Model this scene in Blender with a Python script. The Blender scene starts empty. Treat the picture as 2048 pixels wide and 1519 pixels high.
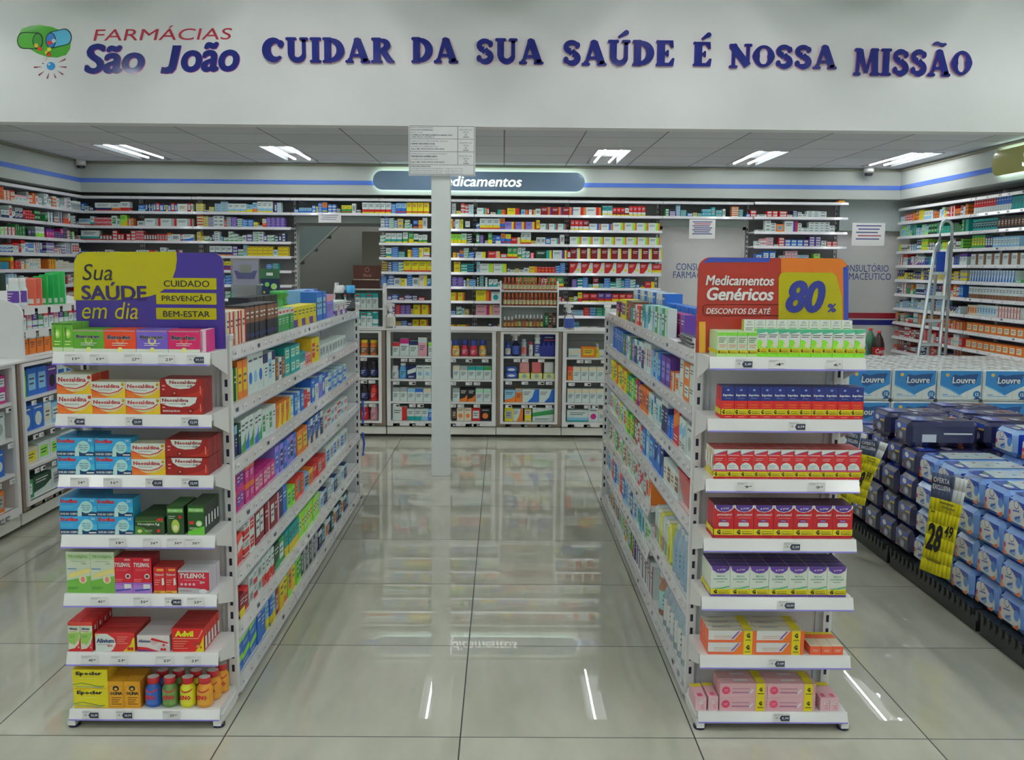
import bpy, math, random
from mathutils import Vector, Matrix
from math import sin, cos, pi, radians
random.seed(7)
S = bpy.context.scene
COL = S.collection
# ---------------------------------------------------------------- camera
FP = 1937.7; PITCH, YAW, ROLL, EYE = .1161, .0099, .0089, 1.59
fwd = Vector((sin(YAW)*cos(PITCH), cos(YAW)*cos(PITCH), -sin(PITCH)))
rgt = Vector((cos(YAW), -sin(YAW), 0)); upv = rgt.cross(fwd)
rr = cos(ROLL)*rgt + sin(ROLL)*upv; uu = -sin(ROLL)*rgt + cos(ROLL)*upv
cd = bpy.data.cameras.new('camera'); cam = bpy.data.objects.new('camera', cd); COL.objects.link(cam)
cam.matrix_world = Matrix(((rr.x, uu.x, -fwd.x, 0), (rr.y, uu.y, -fwd.y, 0), (rr.z, uu.z, -fwd.z, EYE), (0, 0, 0, 1)))
cd.sensor_width = 36; cd.lens = FP/2048*36; cd.clip_start = .05; cd.clip_end = 60
S.camera = cam
S.view_settings.view_transform = 'Standard'; S.view_settings.look = 'None'
S.view_settings.gamma = 1; S.view_settings.use_curve_mapping = False
S.view_settings.exposure = 0.17
def ray(u, v): return fwd + rr*(u-1024)/FP - uu*(v-759.5)/FP
E0 = Vector((0, 0, EYE))
def atY(u, v, Y): d = ray(u, v); return E0 + d*(Y/d.y)
def atX(u, v, X): d = ray(u, v); return E0 + d*(X/d.x)
# ---------------------------------------------------------------- world + room lamps
W = bpy.data.worlds.new('world'); S.world = W; W.use_nodes = True
W.node_tree.nodes['Background'].inputs[0].default_value = (.55, .62, .6, 1)
W.node_tree.nodes['Background'].inputs[1].default_value = .12
TUBE_REAR, TUBE_FRONT = 28.0, 66.0      # radiance of the fluorescent tubes
# ---------------------------------------------------------------- colours
def lin(c): return tuple(((x/255)/12.92 if x/255 <= .04045 else ((x/255+.055)/1.055)**2.4) for x in c)
def P(r, g, b, k=.56): return tuple(min(.92, x/k) for x in lin((r, g, b)))+(1,)
K = {'w': P(178,190,188), 's': P(140,148,150), 'y': P(196,180,30), 'o': P(205,105,40), 'r': P(170,35,38), 'd': P(112,24,34), 'm': P(165,40,110),
     'k': P(205,140,150), 'p': P(82,52,128), 'n': P(34,42,86), 'b': P(38,92,170), 'c': P(120,165,200), 't': P(30,135,135), 'g': P(50,130,70),
     'l': P(125,190,60), 'h': P(110,75,55), 'x': P(30,32,38), 'e': P(190,182,160), 'v': P(25,62,45), 'q': P(150,195,165), 'a': P(225,165,40),
     'f': P(200,60,55), 'i': P(120,110,185), 'j': P(95,88,80)}
CN = {'w': 'white', 's': 'grey', 'y': 'yellow', 'o': 'orange', 'r': 'red', 'd': 'dark red', 'm': 'magenta', 'k': 'pink', 'p': 'purple', 'n': 'navy',
      'b': 'blue', 'c': 'pale blue', 't': 'teal', 'g': 'green', 'l': 'lime', 'h': 'brown', 'x': 'black', 'e': 'cream', 'v': 'dark green', 'q': 'mint',
      'a': 'amber', 'f': 'coral', 'i': 'lilac', 'j': 'taupe'}
WHITE = P(184,194,196,.48); LILY = P(172,183,220,.41); INK = P(35,35,40); SHELFW = P(186,196,198,.48)
ORD = 'zeroth first second third fourth fifth sixth seventh eighth ninth tenth eleventh twelfth thirteenth fourteenth fifteenth sixteenth seventeenth eighteenth nineteenth twentieth'.split()
ORD += ['twenty-'+x for x in ORD[1:10]]+['thirtieth']+['thirty-'+x for x in ORD[1:10]]+['fortieth']+['forty-'+x for x in ORD[1:10]]+['fiftieth']+['fifty-'+x for x in ORD[1:10]]
def lum(c): return .3*c[0]+.6*c[1]+.1*c[2]
# ---------------------------------------------------------------- materials
def mat(name, rough=.5, spec=.5, col=None, metal=0, trans=0, emit=0, bump=0, bscale=60, coat=0, alpha=None, vary=0):
    m = bpy.data.materials.new(name); m.use_nodes = True; nt = m.node_tree; b = nt.nodes['Principled BSDF']
    b.inputs['Roughness'].default_value = rough; b.inputs['Specular IOR Level'].default_value = spec
    b.inputs['Metallic'].default_value = metal; b.inputs['Transmission Weight'].default_value = trans
    b.inputs['Coat Weight'].default_value = coat; b.inputs['Coat Roughness'].default_value = .12
    if alpha is not None: b.inputs['Alpha'].default_value = alpha
    src = None
    if col is None:
        a = nt.nodes.new('ShaderNodeAttribute'); a.attribute_name = 'Col'; src = a.outputs['Color']
    else: b.inputs['Base Color'].default_value = col
    if vary:
        tc = nt.nodes.new('ShaderNodeTexCoord'); n = nt.nodes.new('ShaderNodeTexNoise'); n.inputs['Scale'].default_value = vary
        nt.links.new(tc.outputs['Object'], n.inputs['Vector'])
        mx = nt.nodes.new('ShaderNodeMix'); mx.data_type = 'RGBA'; mx.blend_type = 'MULTIPLY'; mx.inputs['Factor'].default_value = 1
        r = nt.nodes.new('ShaderNodeMapRange'); r.inputs['To Min'].default_value = .88; r.inputs['To Max'].default_value = 1.08
        nt.links.new(n.outputs['Fac'], r.inputs['Value']); nt.links.new(r.outputs['Result'], mx.inputs['B'])
        if src: nt.links.new(src, mx.inputs['A'])
        else: mx.inputs['A'].default_value = col
        src = mx.outputs['Result']
    if src: nt.links.new(src, b.inputs['Base Color'])
    if emit:
        b.inputs['Emission Strength'].default_value = emit
        if col is None: nt.links.new(src, b.inputs['Emission Color'])
        else: b.inputs['Emission Color'].default_value = col
    if bump:
        tc = nt.nodes.new('ShaderNodeTexCoord'); n = nt.nodes.new('ShaderNodeTexNoise'); n.inputs['Scale'].default_value = bscale; n.inputs['Detail'].default_value = 3
        bp = nt.nodes.new('ShaderNodeBump'); bp.inputs['Strength'].default_value = bump; bp.inputs['Distance'].default_value = .01
        nt.links.new(tc.outputs['Object'], n.inputs['Vector']); nt.links.new(n.outputs['Fac'], bp.inputs['Height']); nt.links.new(bp.outputs['Normal'], b.inputs['Normal'])
    return m
CARD = mat('printed_card', .45, .35, vary=9); METAL = mat('painted_steel', .32, .5, vary=3); PLASTIC = mat('glossy_plastic', .2, .5, vary=6)
FILM = mat('wrapping_film', .22, .6, bump=.55, bscale=26, coat=.6); VINYL = mat('glossy_acrylic', .1, .6, vary=4)
MATTE = mat('matte_paint', .75, .25, bump=.04, bscale=90, vary=1.2); CLEAR = mat('clear_plastic', .08, .5, trans=.96)
CHROME = mat('brushed_aluminium', .28, .5, metal=.9, vary=20); LAMP = mat('fluorescent_tube', .5, .5, col=(1, 1, .985, 1), emit=TUBE_REAR)
LAMPD = mat('ageing_fluorescent_tube', .5, .5, col=(.93, .97, 1, 1), emit=TUBE_REAR*.5); LAMPF = mat('shop_front_tube', .5, .5, col=(.99, 1, .985, 1), emit=TUBE_FRONT); GLOWSIGN = mat('backlit_letters', .4, .4, col=(.93, 1, .9, 1), emit=.9)  # LAMPD: output halved to keep the left corner dark
HALO = mat('sign_back_light', .5, .5, col=(.85, 1, .84, 1), emit=4.2); PAPER = mat('paper', .6, .3, vary=3); RAIL = mat('price_rail_plastic', .16, .6, vary=5, coat=.5)
# ---------------------------------------------------------------- mesh builder
_T = {}
def glyphs(s, bold=0, res=2):
    k = (s, bold, res)
    if k not in _T:
        c = bpy.data.curves.new('t', 'FONT'); c.body = s; c.offset = bold; c.resolution_u = res; c.fill_mode = 'FRONT'
        o = bpy.data.objects.new('t', c); m = o.to_mesh()
        vs = [(v.co.x, v.co.y) for v in m.vertices]; fs = [tuple(p.vertices) for p in m.polygons if p.normal.z > -2]
        o.to_mesh_clear(); bpy.data.objects.remove(o); bpy.data.curves.remove(c)
        xs = [v[0] for v in vs] or [0, 1]; ys = [v[1] for v in vs] or [0, 1]
        _T[k] = (vs, fs, min(xs), max(xs), min(ys), max(ys))
    return _T[k]
class MB:
    def __init__(s, M=None): s.v = []; s.f = []; s.c = []; s.m = []; s.mats = []; s.sm = []; s.M = M
    def mi(s, m):
        if m not in s.mats: s.mats.append(m)
        return s.mats.index(m)
    def face(s, pts, col, m, smooth=False):
        n = len(s.v)
        for p in pts: s.v.append(tuple(s.M @ Vector(p)) if s.M else tuple(p))
        s.f.append(tuple(range(n, n+len(pts)))); s.c.append(col); s.m.append(s.mi(m)); s.sm.append(smooth)
    def shape(s, vs, fs, col, m, smooth=False):
        n = len(s.v)
        for p in vs: s.v.append(tuple(s.M @ Vector(p)) if s.M else tuple(p))
        k = s.mi(m)
        for i, f in enumerate(fs):
            s.f.append(tuple(n+j for j in f)); s.c.append(col[i] if isinstance(col, list) else col); s.m.append(k); s.sm.append(smooth)
    def box(s, x0, x1, y0, y1, z0, z1, col, m, cols=None):
        v = [(x0,y0,z0),(x1,y0,z0),(x1,y1,z0),(x0,y1,z0),(x0,y0,z1),(x1,y0,z1),(x1,y1,z1),(x0,y1,z1)]
        f = [(0,3,2,1),(4,5,6,7),(0,1,5,4),(1,2,6,5),(2,3,7,6),(3,0,4,7)]   # bottom top front right back left
        s.shape(v, f, cols or col, m)
    def rbox(s, x0, x1, y0, y1, z0, z1, r, col, m):     # box with chamfered edges
        vs = []; 
        for sx, X in ((1, x0), (-1, x1)):
            for sy, Y in ((1, y0), (-1, y1)):
                for sz, Z in ((1, z0), (-1, z1)):
                    vs += [(X, Y+sy*r, Z+sz*r), (X+sx*r, Y, Z+sz*r), (X+sx*r, Y+sy*r, Z)]
        def i(a, b, c, k): return (a*4+b*2+c)*3+k
        F = [(i(0,0,0,0),i(0,0,1,0),i(0,1,1,0),i(0,1,0,0)), (i(1,0,0,0),i(1,1,0,0),i(1,1,1,0),i(1,0,1,0)),
             (i(0,0,0,1),i(1,0,0,1),i(1,0,1,1),i(0,0,1,1)), (i(0,1,0,1),i(0,1,1,1),i(1,1,1,1),i(1,1,0,1)),
             (i(0,0,0,2),i(0,1,0,2),i(1,1,0,2),i(1,0,0,2)), (i(0,0,1,2),i(1,0,1,2),i(1,1,1,2),i(0,1,1,2))]
        for b in (0,1):
            for c in (0,1): F.append((i(0,b,c,1),i(1,b,c,1),i(1,b,c,2),i(0,b,c,2)))
        for a in (0,1):
            for c in (0,1): F.append((i(a,0,c,0),i(a,1,c,0),i(a,1,c,2),i(a,0,c,2)))
            for b in (0,1): F.append((i(a,b,0,0),i(a,b,1,0),i(a,b,1,1),i(a,b,0,1)))
        for a in (0,1):
            for b in (0,1):
                for c in (0,1): F.append((i(a,b,c,0),i(a,b,c,1),i(a,b,c,2)))
        s.shape(vs, F, col, m)
    def prism(s, pts, y0, y1, col, m, side=None):        # xz outline extruded along y
        n = len(pts); vs = [(p[0], y0, p[1]) for p in pts]+[(p[0], y1, p[1]) for p in pts]
        fs = [tuple(range(n)), tuple(range(2*n-1, n-1, -1))]+[(i, (i+1) % n, n+(i+1) % n, n+i) for i in range(n)]
        s.shape(vs, fs, [col, col]+[side or col]*n, m)
    def lathe(s, prof, x, y, col, m, seg=14, smooth=True): # prof [(r,z,col?)]
        vs = []; fs = []; cs = []
        for q in prof:
            for k in range(seg): a = 2*pi*k/seg; vs.append((x+q[0]*cos(a), y+q[0]*sin(a), q[1]))
        for i in range(len(prof)-1):
            for k in range(seg):
                fs.append((i*seg+k, i*seg+(k+1) % seg, (i+1)*seg+(k+1) % seg, (i+1)*seg+k)); cs.append(prof[i][2] if len(prof[i]) > 2 else col)
        s.shape(vs, fs, cs, m, smooth)
        s.shape(vs[:seg], [tuple(range(seg-1, -1, -1))], cs[0], m); s.shape(vs[-seg:], [tuple(range(seg))], prof[-1][2] if len(prof[-1]) > 2 else col, m)
    def tube(s, pts, r, col, m, seg=8, smooth=True):
        pts = [Vector(p) for p in pts]; vs = []; n = len(pts)
        for i, p in enumerate(pts):
            d = (pts[min(i+1, n-1)]-pts[max(i-1, 0)]).normalized(); a = d.cross(Vector((0, 0, 1)))
            if a.length < .05: a = d.cross(Vector((1, 0, 0)))
            a.normalize(); b = d.cross(a); rad = r[i] if isinstance(r, (list, tuple)) else r
            vs += [p+rad*(cos(2*pi*k/seg)*a+sin(2*pi*k/seg)*b) for k in range(seg)]
        fs = [(i*seg+k, i*seg+(k+1) % seg, (i+1)*seg+(k+1) % seg, (i+1)*seg+k) for i in range(n-1) for k in range(seg)]
        fs += [tuple(range(seg)), tuple(range((n-1)*seg, n*seg))]
        s.shape(vs, fs, col, m, smooth)
    # flat print on a face: o origin, ux, uy unit vectors, n offset direction
    def pr(s, o, ux, uy, pts, col, m, e):
        n = ux.cross(uy)*e
        s.face([o+ux*a+uy*b+n for a, b in pts], col, m)
    def text(s, t, o, ux, uy, x0, y0, w, h, col, m, e=.0006, bold=0, sh=0, res=2, fit='wh', anchor='l'):
        k_ = bold*.95; kv = bold*.6; vs, fs, a0, a1, b0, b1 = glyphs(t, 0, res)
        sx = w/(a1-a0+sh*(b1-b0)+2*k_) if w else None; sy = h/(b1-b0+2*kv) if h else None
        if sx is None: sx = sy
        if sy is None: sy = sx
        if anchor == 'c' and not w: x0 -= sx*(a1-a0)/2
        n = ux.cross(uy)*e
        st = [(k_, kv)]+[(k_+q*k_*cos(2*pi*i/n_), kv+q*kv*sin(2*pi*i/n_)) for q, n_ in (((1, 12), (.5, 6)) if bold > .05 else ((1, 8),) if bold > .025 else ((1, 4),)) for i in range(n_)] if bold else [(0, 0)]
        for j, (dx, dy) in enumerate(st):
            s.shape([o+ux*(x0+sx*(x-a0+dx+sh*(y-b0)))+uy*(y0+sy*(y-b0+dy))+n*(1+.012*j) for x, y in vs], fs, col, m)
    def build(s, name, parent=None, **kw):
        me = bpy.data.meshes.new(name); me.from_pydata(s.v, [], s.f)
        for m in s.mats: me.materials.append(m)
        me.polygons.foreach_set('material_index', s.m); me.polygons.foreach_set('use_smooth', s.sm)
        at = me.color_attributes.new('Col', 'FLOAT_COLOR', 'CORNER'); buf = []
        for f, c in zip(s.f, s.c): buf += list(c)*len(f)
        at.data.foreach_set('color', buf); me.update()
        return link(name, me, parent, **kw)
def link(name, me, parent=None, loc=None, rz=0, **kw):
    o = bpy.data.objects.new(name, me); COL.objects.link(o)
    if parent: o.parent = parent
    if loc is not None: o.location = loc
    if rz: o.rotation_euler = (0, 0, rz)
    for k, v in kw.items(): o[k] = v
    return o
def empty(name, loc, label, category, rz=0, group=None):
    o = link(name, None, None, loc, rz, label=label, category=category)
    if group: o['group'] = group
    return o
def wb(mb, name, t, **kw):          # a child whose shapes were given in room coordinates
    o = mb.build(name, t, **kw); o.location = -t.location if not isinstance(t.data, bpy.types.Mesh) else (0, 0, 0); return o
X3, Y3, Z3 = Vector((1, 0, 0)), Vector((0, 1, 0)), Vector((0, 0, 1))
def rpts(x0, y0, x1, y1): return [(x0, y0), (x1, y0), (x1, y1), (x0, y1)]
def circ(cx, cy, rx, ry=None, n=18, a0=0, a1=2*pi): ry = ry or rx; return [(cx+rx*cos(a0+(a1-a0)*i/n), cy+ry*sin(a0+(a1-a0)*i/n)) for i in range(n+(a1-a0 < 6.2))]
def rrect(x0, y0, x1, y1, r, n=5, rs=None):
    rs = rs or (r, r, r, r); out = []
    for (cx, cy, a, q) in ((x1-rs[0], y1-rs[0], 0, rs[0]), (x0+rs[1], y1-rs[1], pi/2, rs[1]), (x0+rs[2], y0+rs[2], pi, rs[2]), (x1-rs[3], y0+rs[3], 1.5*pi, rs[3])):
        out += [(cx+q*cos(a+pi/2*i/n), cy+q*sin(a+pi/2*i/n)) for i in range(n+1)] if q else [(cx, cy)]
    return out
# ================================================================ the shell
XL, XR, YB, YH = -4.72, 4.48, 10.42, 7.25
ZC, ZF = 2.62, 3.75
def struct(name, mb): return mb.build(name, kind='structure')
# floor: polished tiles 0.8 m
fm = bpy.data.materials.new('polished_floor_tiles'); fm.use_nodes = True; nt = fm.node_tree; b = nt.nodes['Principled BSDF']
def N(t, **kw):
    n = nt.nodes.new(t)
    for k, v in kw.items(): setattr(n, k, v)
    return n
def MA(op, a, bb=None, c=None):
    n = N('ShaderNodeMath', operation=op)
    for i, x in enumerate((a, bb, c)):
        if x is None: continue
        if isinstance(x, (int, float)): n.inputs[i].default_value = x
        else: nt.links.new(x, n.inputs[i])
    return n.outputs[0]
tc = N('ShaderNodeTexCoord'); sp = N('ShaderNodeSeparateXYZ'); nt.links.new(tc.outputs['Object'], sp.inputs[0])
TX0, TY0, TS = -.134, 3.136, .8
fx = MA('DIVIDE', MA('SUBTRACT', sp.outputs[0], TX0-80*TS), TS); fy = MA('DIVIDE', MA('SUBTRACT', sp.outputs[1], TY0-80*TS), TS)
def edge(f): q = MA('FRACT', f); return MA('LESS_THAN', MA('MINIMUM', q, MA('SUBTRACT', 1.0, q)), .0030)
grout = MA('MAXIMUM', edge(fx), edge(fy))
wn = N('ShaderNodeTexWhiteNoise', noise_dimensions='2D'); cb = N('ShaderNodeCombineXYZ')
nt.links.new(MA('FLOOR', fx), cb.inputs[0]); nt.links.new(MA('FLOOR', fy), cb.inputs[1]); nt.links.new(cb.outputs[0], wn.inputs['Vector'])
mp = N('ShaderNodeMapping'); mp.inputs['Rotation'].default_value = (0, 0, .5); mp.inputs['Scale'].default_value = (3.2, .9, 1); nt.links.new(tc.outputs['Object'], mp.inputs[0])
ad = N('ShaderNodeVectorMath', operation='ADD'); nt.links.new(mp.outputs[0], ad.inputs[0]); 
sc = N('ShaderNodeVectorMath', operation='SCALE'); nt.links.new(wn.outputs['Color'], sc.inputs[0]); sc.inputs['Scale'].default_value = 7; nt.links.new(sc.outputs[0], ad.inputs[1])
nz = N('ShaderNodeTexNoise'); nz.inputs['Scale'].default_value = 1.6; nz.inputs['Detail'].default_value = 5; nz.inputs['Roughness'].default_value = .55; nt.links.new(ad.outputs[0], nz.inputs['Vector'])
cr = N('ShaderNodeValToRGB'); cr.color_ramp.elements[0].position = .3; cr.color_ramp.elements[1].position = .72
cr.color_ramp.elements[0].color = P(140,140,127,.52); cr.color_ramp.elements[1].color = P(158,157,145,.52); nt.links.new(nz.outputs['Fac'], cr.inputs[0])
mx = N('ShaderNodeMix', data_type='RGBA'); nt.links.new(grout, mx.inputs['Factor']); nt.links.new(cr.outputs[0], mx.inputs['A']); mx.inputs['B'].default_value = (.03, .03, .028, 1)
nt.links.new(mx.outputs['Result'], b.inputs['Base Color'])
n2 = N('ShaderNodeTexNoise'); n2.inputs['Scale'].default_value = 5; nt.links.new(tc.outputs['Object'], n2.inputs['Vector'])
nt.links.new(MA('MULTIPLY_ADD', grout, .5, MA('MULTIPLY_ADD', n2.outputs['Fac'], .006, .003)), b.inputs['Roughness']); b.inputs['Specular IOR Level'].default_value = .72
bp = N('ShaderNodeBump'); bp.inputs['Strength'].default_value = .25; bp.inputs['Distance'].default_value = .002; bp.invert = True
nt.links.new(grout, bp.inputs['Height']); nt.links.new(bp.outputs[0], b.inputs['Normal'])
m = MB(); m.box(-6, 6, -8.5, 13, -.1, 0, WHITE, fm); struct('floor', m)
# rear suspended ceiling with tile joints
cm = bpy.data.materials.new('suspended_ceiling_tiles'); cm.use_nodes = True; nt = cm.node_tree; b = nt.nodes['Principled BSDF']
tc = N('ShaderNodeTexCoord'); sp = N('ShaderNodeSeparateXYZ'); nt.links.new(tc.outputs['Object'], sp.inputs[0])
fx = MA('DIVIDE', MA('ADD', sp.outputs[0], 60.0), .625); fy = MA('DIVIDE', MA('ADD', sp.outputs[1], 61.5), .625)
def edge2(f): q = MA('FRACT', f); return MA('LESS_THAN', MA('MINIMUM', q, MA('SUBTRACT', 1.0, q)), .009)
g = MA('MAXIMUM', edge2(fx), edge2(fy)); wn = N('ShaderNodeTexWhiteNoise', noise_dimensions='2D'); cb = N('ShaderNodeCombineXYZ')
nt.links.new(MA('FLOOR', fx), cb.inputs[0]); nt.links.new(MA('FLOOR', fy), cb.inputs[1]); nt.links.new(cb.outputs[0], wn.inputs['Vector'])
cr = N('ShaderNodeValToRGB'); cr.color_ramp.elements[0].color = P(162,164,168); cr.color_ramp.elements[1].color = P(174,176,180); nt.links.new(wn.outputs['Value'], cr.inputs[0])
mx = N('ShaderNodeMix', data_type='RGBA'); nt.links.new(g, mx.inputs['Factor']); nt.links.new(cr.outputs[0], mx.inputs['A']); mx.inputs['B'].default_value = P(96,98,98)
nt.links.new(mx.outputs['Result'], b.inputs['Base Color']); b.inputs['Roughness'].default_value = .8
REAR = [(-3.45, 'above the left corner shelves'), (-2.0, 'in front of the stairs doorway'), (-.62, 'partly hidden behind the notice board'), (.97, 'nearest the round-ended medicines sign'), (2.36, 'above the first consulting room door'), (3.72, 'beside the right corner camera')]
RY, FYS, FXS = 9.25, (5.85, 2.4, -.6, -3.6, -6.6), (-4.4, -1.4, 1.3, 3.8); LW, LL = .30, 1.2
def pierced(name, x0, x1, y0, y1, z, xs, ys, col, mt):       # a ceiling slab with openings for the recessed lamps
    m = MB(); ya = y0
    for y in sorted(ys):
        m.box(x0, x1, ya, y-LL/2, z, z+.03, col, mt); xa = x0
        for x in sorted(xs): m.box(xa, x-LW/2, y-LL/2, y+LL/2, z, z+.03, col, mt); xa = x+LW/2
        m.box(xa, x1, y-LL/2, y+LL/2, z, z+.03, col, mt); ya = y+LL/2
    m.box(x0, x1, ya, y1, z, z+.03, col, mt); m.box(x0, x1, y0, y1, z+.16, z+.18, col, mt); struct(name, m)
pierced('ceiling', XL, XR, YH+.14, YB+.02, ZC, [q[0] for q in REAR], [RY], WHITE, cm)
FRONTW = P(174,186,181,.44)
pierced('ceiling_front', -6, 6, -8.5, YH, ZF, FXS, FYS, P(150,158,156), MATTE)
m = MB(); m.box(-6, 6, YH, YH+.15, ZC-.015, ZF, FRONTW, MATTE); struct('wall_header', m)
WALLC = P(165,172,168)
def sidewall(name, x0, x1): m = MB(); m.box(x0, x1, -8.5, 13, 0, ZF, WALLC, MATTE); struct(name, m)
sidewall('wall_left', XL-.12, XL); sidewall('wall_right', XR, XR+.12)
m = MB(); m.box(-6, 6, -8.6, -8.5, 0, ZF, P(165,172,170), MATTE); struct('wall_street', m)
# back wall with the stairs opening (x -2.19..-1.29) and the two consulting room door panels
SX0, SX1, ZO = -2.19, -1.28, 2.03
m = MB()
for a, bb, z0, z1 in ((XL, SX0, 0, ZC), (SX0, SX1, ZO, ZC), (SX1, XR, 0, ZC)): m.box(a, bb, YB, YB+.1, z0, z1, WALLC, MATTE)
struct('wall_back', m)
# soffit band above the shelving, with the blue stripe
m = MB(); ZS = 2.31
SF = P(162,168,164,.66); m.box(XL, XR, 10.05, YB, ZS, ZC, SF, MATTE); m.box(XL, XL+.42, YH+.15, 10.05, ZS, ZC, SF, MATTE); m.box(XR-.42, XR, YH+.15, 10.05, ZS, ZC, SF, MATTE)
struct('wall_soffit', m)
m = MB(); BL = P(75,105,180); z0, z1 = 2.405, 2.448
m.box(XL+.42, XR-.42, 10.046, 10.05, z0, z1, BL, VINYL); m.box(XL+.42, XL+.424, YH+.15, 10.05, z0, z1, BL, VINYL); m.box(XR-.424, XR-.42, YH+.15, 10.05, z0, z1, BL, VINYL)
struct('trim_1', m)
m = MB(); BR = P(120,118,100)
m.box(XL+.42, XR-.42, 10.03, 10.05, ZC-.03, ZC-.018, BR, MATTE); m.box(XL+.42, XL+.44, YH+.15, 10.05, ZC-.03, ZC-.018, BR, MATTE); m.box(XR-.44, XR-.42, YH+.15, 10.05, ZC-.03, ZC-.018, BR, MATTE)
struct('trim_2', m)
# room behind the opening with the stair
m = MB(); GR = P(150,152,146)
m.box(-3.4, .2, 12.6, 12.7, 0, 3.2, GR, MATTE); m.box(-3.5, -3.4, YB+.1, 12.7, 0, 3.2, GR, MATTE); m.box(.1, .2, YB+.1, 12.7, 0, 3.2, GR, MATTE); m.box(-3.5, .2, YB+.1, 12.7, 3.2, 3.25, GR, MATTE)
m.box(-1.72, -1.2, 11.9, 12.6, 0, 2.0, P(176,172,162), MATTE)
struct('wall_stairwell', m)
m = MB(); ST = P(150,165,165)
p0 = atY(600, 528, 11.2); p1 = atY(696, 437, 11.2)
d = (p1-p0).normalized(); nrm = Vector((-d.z, 0, d.x)); a = p0-d*.6; c = p1+d*.7
m.prism([(a.x, a.z), (c.x, c.z), ((c+nrm*.26).x, (c+nrm*.26).z), ((a+nrm*.26).x, (a+nrm*.26).z)], 11.15, 11.2, ST, METAL)
m.prism([(a.x, a.z), (c.x, c.z), ((c+nrm*.02).x, (c+nrm*.02).z), ((a+nrm*.02).x, (a+nrm*.02).z)], 11.13, 11.15, WHITE, METAL)
st = empty('staircase', (p0.x, 11.5, 0), 'grey steel staircase rising to the upper floor behind the open doorway', 'staircase')
wb(m, 'stringer', st)
L = (c-a).length; n = 9
for i in range(n):
    q = a+d*(L*(i+.5)/n)+nrm*.24; m = MB(); m.box(q.x-.02, q.x+.24, 11.2, 12.0, q.z, q.z+.035, INK, METAL); wb(m, 'tread', st)
# doors: consulting room panels
DC = P(172,182,198,.41)
def door(n, x0, x1, stripes):
    m = MB(); m.box(x0, x1, YB-.05, YB-.002, 0, 2.0, DC, METAL); m.box(x0-.03, x0, YB-.07, YB-.002, 0, 2.03, WHITE, METAL); m.box(x1, x1+.03, YB-.07, YB-.002, 0, 2.03, WHITE, METAL); m.box(x0-.03, x1+.03, YB-.07, YB-.002, 2.0, 2.03, WHITE, METAL)
    if stripes:
        m.box(x0, x1, YB-.053, YB-.05, 1.075, 1.135, P(150,40,55), VINYL); m.box(x0, x1, YB-.053, YB-.05, 1.005, 1.06, P(40,50,125), VINYL)
    T = P(62,78,135)
    cx = (x0+x1)/2
    cx += -.09 if n == 2 else 0
    m.text('CONSULTÓRIO', Vector((cx-.265, YB-.05, 1.572)), X3, Z3, 0, 0, .53, .092, T, VINYL, e=.002)
    m.text('FARMACÊUTICO', Vector((cx-.295, YB-.05, 1.486)), X3, Z3, 0, 0, .59, .092, T, VINYL, e=.002)
    o = struct('door_%d' % n, m)
    m = MB(); m.tube([(x1-.07, YB-.05, 1.0), (x1-.07, YB-.09, 1.0), (x1-.16, YB-.09, 1.0)], .009, P(150,150,150), CHROME); m.build('door_handle', o)
door(1, 1.68, 2.53, True); door(2, 3.57, 4.3, True)
# soffit over door 2 and shelf rail over it
m = MB(); m.box(3.53, XR, 10.28, YB, 2.0, ZS, P(160,170,170), MATTE); struct('trim_3', m)
# column
m = MB(); m.rbox(-.536, -.397, 7.262, 7.4, 0, ZC-.016, .004, P(172,184,178,.47), MATTE); struct('column', m)
# ---------------------------------------------------------------- ceiling lamps
def lamp(x, y, z, ln, mt, label, grp, w=.30):
    t = empty('ceiling_light', (x, y, z), label, 'lamp', group=grp)
    m = MB(); h = ln/2; c = P(150,154,156); k = P(60,62,62); c = P(92,96,98) if z < 3 else c; D = .07 if z < 3 else .13
    m.box(-w/2, w/2, -h, h, D, D+.01, c, MATTE); m.box(-w/2, -w/2+.004, -h, h, -.004, D, c, MATTE); m.box(w/2-.004, w/2, -h, h, -.004, D, c, MATTE)
    m.box(-w/2+.004, w/2-.004, -h, -h+.004, -.004, D, c, MATTE); m.box(-w/2+.004, w/2-.004, h-.004, h, -.004, D, k, MATTE); m.build('housing', t)
    for sx in (-1, 1):
        m = MB(); zt = .012 if z < 3 else .06; m.tube([(sx*w*.24, -h+.04, zt), (sx*w*.24, h-.04, zt)], .009 if z < 3 else .012, WHITE, mt, 6); m.build('tube', t)
for x, w in REAR: lamp(x, RY, ZC, LL, LAMPD if x < -3 else LAMP, 'twin tube fluorescent ceiling light '+w, 'rear ceiling lights')
for j, y in enumerate(FYS):  # last two rows are unseen lamps, added for low-angle fill light
    for i, x in enumerate(FXS): lamp(x, y, ZF, LL, LAMPF, 'twin tube ceiling light, %s row before the header wall, %s from the left wall' % (ORD[j+1], ORD[i+1]), 'front ceiling lights')
lamp(-1.9, 11.4, 3.05, LL, LAMP, 'twin tube light inside the stairwell behind the doorway', 'stairwell lights')  # unseen lamp, added to brighten the stairwell
def cctv(x, y, w):
    t = empty('security_camera', (x, y, ZC-.03), 'small white dome security camera '+w, 'camera')
    m = MB(); m.lathe([(.045, .0), (.05, -.03), (.05, .03), (.045, .03)][::-1], 0, 0, WHITE, PLASTIC); m.build('housing', t)
    m = MB(); m.lathe([(.03, -.055), (.04, -.045), (.04, -.03), (.035, -.02)], 0, 0, INK, PLASTIC); m.build('lens_dome', t)
p = atY(162, 335, 9.95); cctv(p.x, 9.95, 'in the left ceiling corner'); p = atY(1737, 352, 9.95); cctv(p.x, 9.95, 'near the right ceiling corner')
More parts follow.
